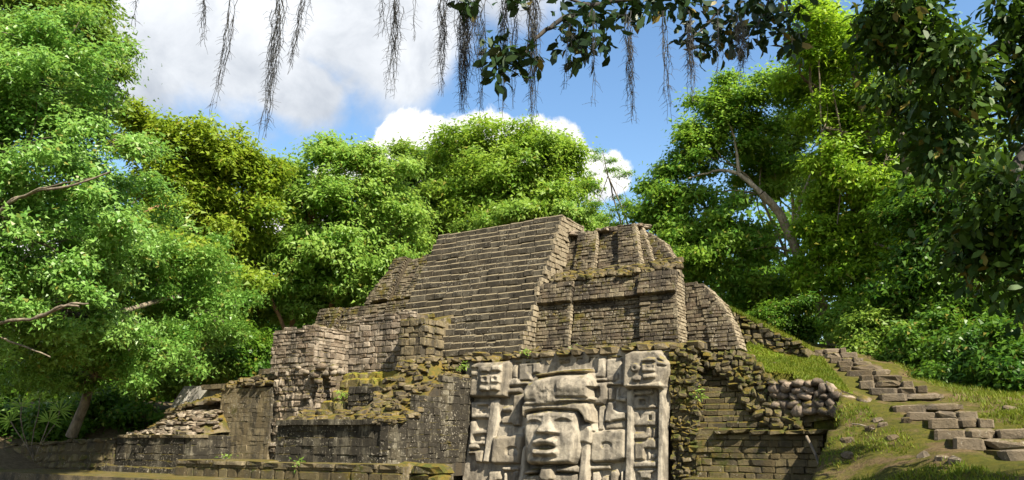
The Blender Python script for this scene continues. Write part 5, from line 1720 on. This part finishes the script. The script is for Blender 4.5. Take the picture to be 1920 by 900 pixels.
hb = thing('leafy_branch', tuple(D(1500, 20, 7.2)), 'dark leafy branch reaching in from the top against the sky', 'branch')
T = Tubes()
def path(pts, ra, rb):
    pts = np.array(pts); tt = np.linspace(0, len(pts) - 1, len(pts) * 5)
    p = np.stack([np.interp(tt, range(len(pts)), pts[:, k]) for k in range(3)], 1) + rng.normal(0, 0.006, (len(tt), 3))
    T.add(p, np.linspace(ra, rb, len(tt)), 6)
path([D(1760, -200, 8.4), D(1520, -60, 7.4), D(1380, -20, 7), D(1230, -10, 6.7), D(1110, 10, 6.5), D(1045, 42, 6.4), D(1005, 70, 6.3), D(985, 100, 6.2), D(960, 112, 6.2), D(930, 100, 6.2)], 0.035, 0.008)
path([D(1110, 10, 6.5), D(1100, 60, 6.4), D(1110, 95, 6.4)], 0.012, 0.005)
path([D(1380, -20, 7), D(1340, 30, 6.8), D(1300, 70, 6.7), D(1292, 95, 6.7)], 0.014, 0.005)
path([D(1450, -40, 7), D(1430, 30, 6.9), D(1400, 75, 6.8)], 0.014, 0.005)
path([D(1110, 10, 6.5), D(980, -20, 6.4), D(880, -10, 6.3), D(830, 0, 6.3)], 0.014, 0.005)
path([D(960, 112, 6.2), D(940, 140, 6.2), D(935, 165, 6.2)], 0.008, 0.004)
part('twigs', T.V, T.F, M['twig'], hb, True)
pts = []
for x, y, rx, ry, n, d in [(935, 85, 20, 22, 16, 6.2), (960, 110, 30, 18, 20, 6.2), (935, 140, 14, 22, 10, 6.2), (995, 115, 18, 14, 10, 6.2), (1065, 40, 26, 34, 22, 6.4), (1110, 70, 36, 40, 34, 6.4), (1070, 95, 26, 22, 16, 6.4), (1125, 20, 28, 24, 18, 6.5),
                           (1190, 15, 40, 24, 30, 6.6), (1235, 5, 26, 18, 16, 6.6), (1300, 40, 30, 34, 26, 6.8), (1350, 60, 34, 34, 30, 6.8), (1400, 50, 36, 40, 34, 6.9), (1320, 85, 30, 18, 14, 6.8), (1455, 40, 34, 44, 34, 6.9), (1490, 70, 22, 30, 18, 7), (1420, 5, 60, 16, 30, 7), (870, 5, 24, 8, 10, 6.3), (975, 0, 30, 8, 12, 6.3), (1290, 0, 40, 16, 20, 6.8)]:
    for _ in range(int(n * 0.8)):
        pts.append(D(x + rng.normal(0, rx * 0.6), y + rng.normal(0, ry * 0.6), d + rng.normal(0, 0.12)))
V = leaves(np.array(pts), 0.06, 3, 0.115, 0.44, up=0.3, droop=0.5, flat=1.0, near=True)
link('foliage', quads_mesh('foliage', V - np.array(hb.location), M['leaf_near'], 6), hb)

# beard moss hanging in strands; each strand of the photo is a thing
STR = [  # top x, bottom x, bottom y, thickness px, hairs, label
    (263, 256, 50, 5, 2, 'faint thread of grey moss at the far left of the sky'), (384, 378, 88, 10, 6, 'short grey moss strand, second from the left'), (442, 394, 215, 16, 10, 'long curving grey moss strand above the yellow green tree'),
    (532, 490, 262, 26, 22, 'longest thick grey moss strand left of the centre'), (572, 536, 140, 16, 10, 'shorter grey moss strand joined to the longest thick one'), (722, 720, 70, 7, 4, 'thin short strand beside the wispy mid-sky strand'), (742, 732, 186, 22, 16, 'wispy grey moss strand above the left end of the bright cloud'),
    (776, 772, 76, 5, 2, 'single thin moss thread between two wispy strands'), (832, 828, 182, 22, 18, 'dark moss strand left of the thickest bundle'), (872, 868, 214, 34, 46, 'thickest dark moss bundle hanging above the summit tree'), (900, 902, 212, 30, 14, 'loose frayed moss beside the thickest bundle'),
    (946, 938, 222, 20, 18, 'dark moss strand hanging below the end of the branch'), (968, 962, 205, 12, 7, 'thin moss strand behind the branch tip'), (1000, 998, 236, 22, 28, 'dense dark moss strand crossing the branch tip'), (1070, 1058, 168, 9, 5, 'short moss tuft under the middle leaves'),
    (1112, 1112, 200, 8, 4, 'thin long moss thread under the middle leaves'), (1176, 1186, 232, 24, 16, 'loose open moss strand against plain blue sky'), (1244, 1256, 232, 12, 7, 'thin knotted moss strand right of the loose open one'), (1290, 1298, 192, 12, 14, 'dense narrow moss strand ending in a dark seed pod'), (1386, 1392, 156, 20, 18, 'short bushy moss strand nearest the right trees'), (1345, 1350, 145, 6, 3, 'faint moss thread between the two right strands')]
for x0, x1, y1, th, nh, lb_ in STR:
    d = 6.25 + rng.uniform(-0.2, 0.5)
    y0 = -40 if x0 < 1040 else 20
    top = D(x0, y0, d)
    o = thing('hanging_moss', tuple(top), lb_, 'moss', 'beard moss hanging from the branch')
    T = Tubes()
    for h in range(nh):
        n = 26
        s0 = rng.uniform(0, 0.35) if h > 2 else 0.0
        s1 = min(1.0, rng.uniform(0.55, 1.0) if h > 1 else 1.0)
        t = np.linspace(s0, s1, n)
        wdt = th * (1 - 0.72 * t) * 0.5
        ph, fr = rng.uniform(0, 6.28), rng.uniform(5, 11)
        ox = rng.normal(0, 0.55)
        xs = x0 + (x1 - x0) * t ** 1.3 + wdt * (ox + 0.30 * np.sin(ph + fr * t * 3)) + np.cumsum(rng.normal(0, 0.9, n))
        ys = y0 + (y1 - y0) * t
        ds = d + wdt / 220 * (rng.normal(0, 0.6) + 0.3 * np.cos(ph + fr * t * 2.7))
        P3 = np.array([D(a, b, c) for a, b, c in zip(xs, ys, ds)])
        T.add(P3, np.linspace(0.0034, 0.0016, n), 3)
        for _ in range(14):                       # short curly side hairs
            k = rng.integers(1, n - 1)
            q = P3[k]
            v = rng.normal(0, 1, 3); v[2] = -abs(v[2]) * 0.8; v /= np.linalg.norm(v)
            L = rng.uniform(0.03, 0.09)
            T.add([q, q + v * L * 0.5 + rng.normal(0, 0.006, 3), q + v * L + np.array([0, 0, -0.015])], [0.0016, 0.0014, 0.0009], 3)
    part('strands', T.V, T.F, M['beard'], o)

# ------------------------------------------------------------------ small plants, sticks and a fan palm
for px, py, Y, k, lb_ in [(985, 662, 18.72, 0.12, 'small bright plant sprouting from the terrace rim beside the stair'), (1311, 738, 18.45, 0.12, 'leafy sprout growing out of the rubble pier'), (424, 862, 16.0, 0.16, 'bright weed at the foot of the corner block'),
                          (640, 738, 17.0, 0.14, 'green weed beside the mossy inner steps'), (1075, 658, 20.6, 0.12, 'tuft of green at the foot of the pyramid wall'), (868, 690, 18.3, 0.14, 'green sprig on the rubble left of the relief'), (560, 868, 14.75, 0.12, 'sprig of weed on the low step')]:
    p = PY(px, py, Y)
    o = thing('wall_plant', tuple(p), lb_, 'plant', 'weeds rooted in the masonry')
    V = leaves(np.repeat(p[None], 5, 0) + rng.normal(0, k * 0.35, (5, 3)), k, 9, 0.11, 0.4, up=0.8)
    link('leaves', quads_mesh('leaves', V - p, M['leaf_bright']), o)
for pts, r, lb_ in [([(1598, 796), (1612, 797), (1626, 801), (1640, 806)], 0.012, 'thin pale stick lying on the earth bank')]:
    P3 = []
    for a, b in pts:
        for Y in np.arange(11.0, 24, 0.02):
            p = PY(a, b, Y)
            if hill_rough(np.array(p[0]), np.array(p[1])) >= p[2] - 0.03: break
        P3.append(p + np.array([0, 0, 0.01]))
    v, f = tube(P3, [r] * len(P3), 6)
    o = link('stick', new_mesh('stick', np.array(v) - P3[0], f, M['bark_pale'], True)); o.location = P3[0]
    tag(o, lb_, 'stick')
v, f = tube([stick_a, (stick_a + stick_b) / 2 + np.array([0.02, 0, 0.03]), stick_b], [0.035, 0.03, 0.03], 7)
o = link('leaning_pole', new_mesh('leaning_pole', np.array(v) - stick_b, f, M['bark'], True)); o.location = stick_b
tag(o, 'old wooden pole leaning in the pit beside the low wall', 'pole')
pf_ = gz(D(75, 800, 27)); 
fp = thing('fan_palm', tuple(pf_), 'small fan palm in the shade at the far left', 'palm')
T = Tubes(); BV = []
for a, (x, y) in enumerate([(40, 762), (75, 745), (112, 770), (92, 790), (20, 790)]):
    c = D(x, y, 27)
    T.add(bend(pf_, c, 5, 0.05), [0.02] * 5, 5)
    ax = unit(c - pf_); sd = unit(np.cross(ax, FW)); 
    for q in range(15):
        t = -1.9 + 3.8 * q / 14
        d = unit(ax * math.cos(t) + sd * math.sin(t) + rng.normal(0, 0.1, 3)); L = 0.62 * (1 - 0.12 * abs(t))
        w = np.cross(d, FW); w = unit(w) * 0.03
        BV += [c, c + d * L * 0.5 + w, c + d * L + np.array([0, 0, -0.06]), c + d * L * 0.5 - w]
part('stems', T.V, T.F, M['bark'], fp, True)
link('fronds', quads_mesh('fronds', np.array(BV) - np.array(fp.location), M['leaf_bright']), fp)
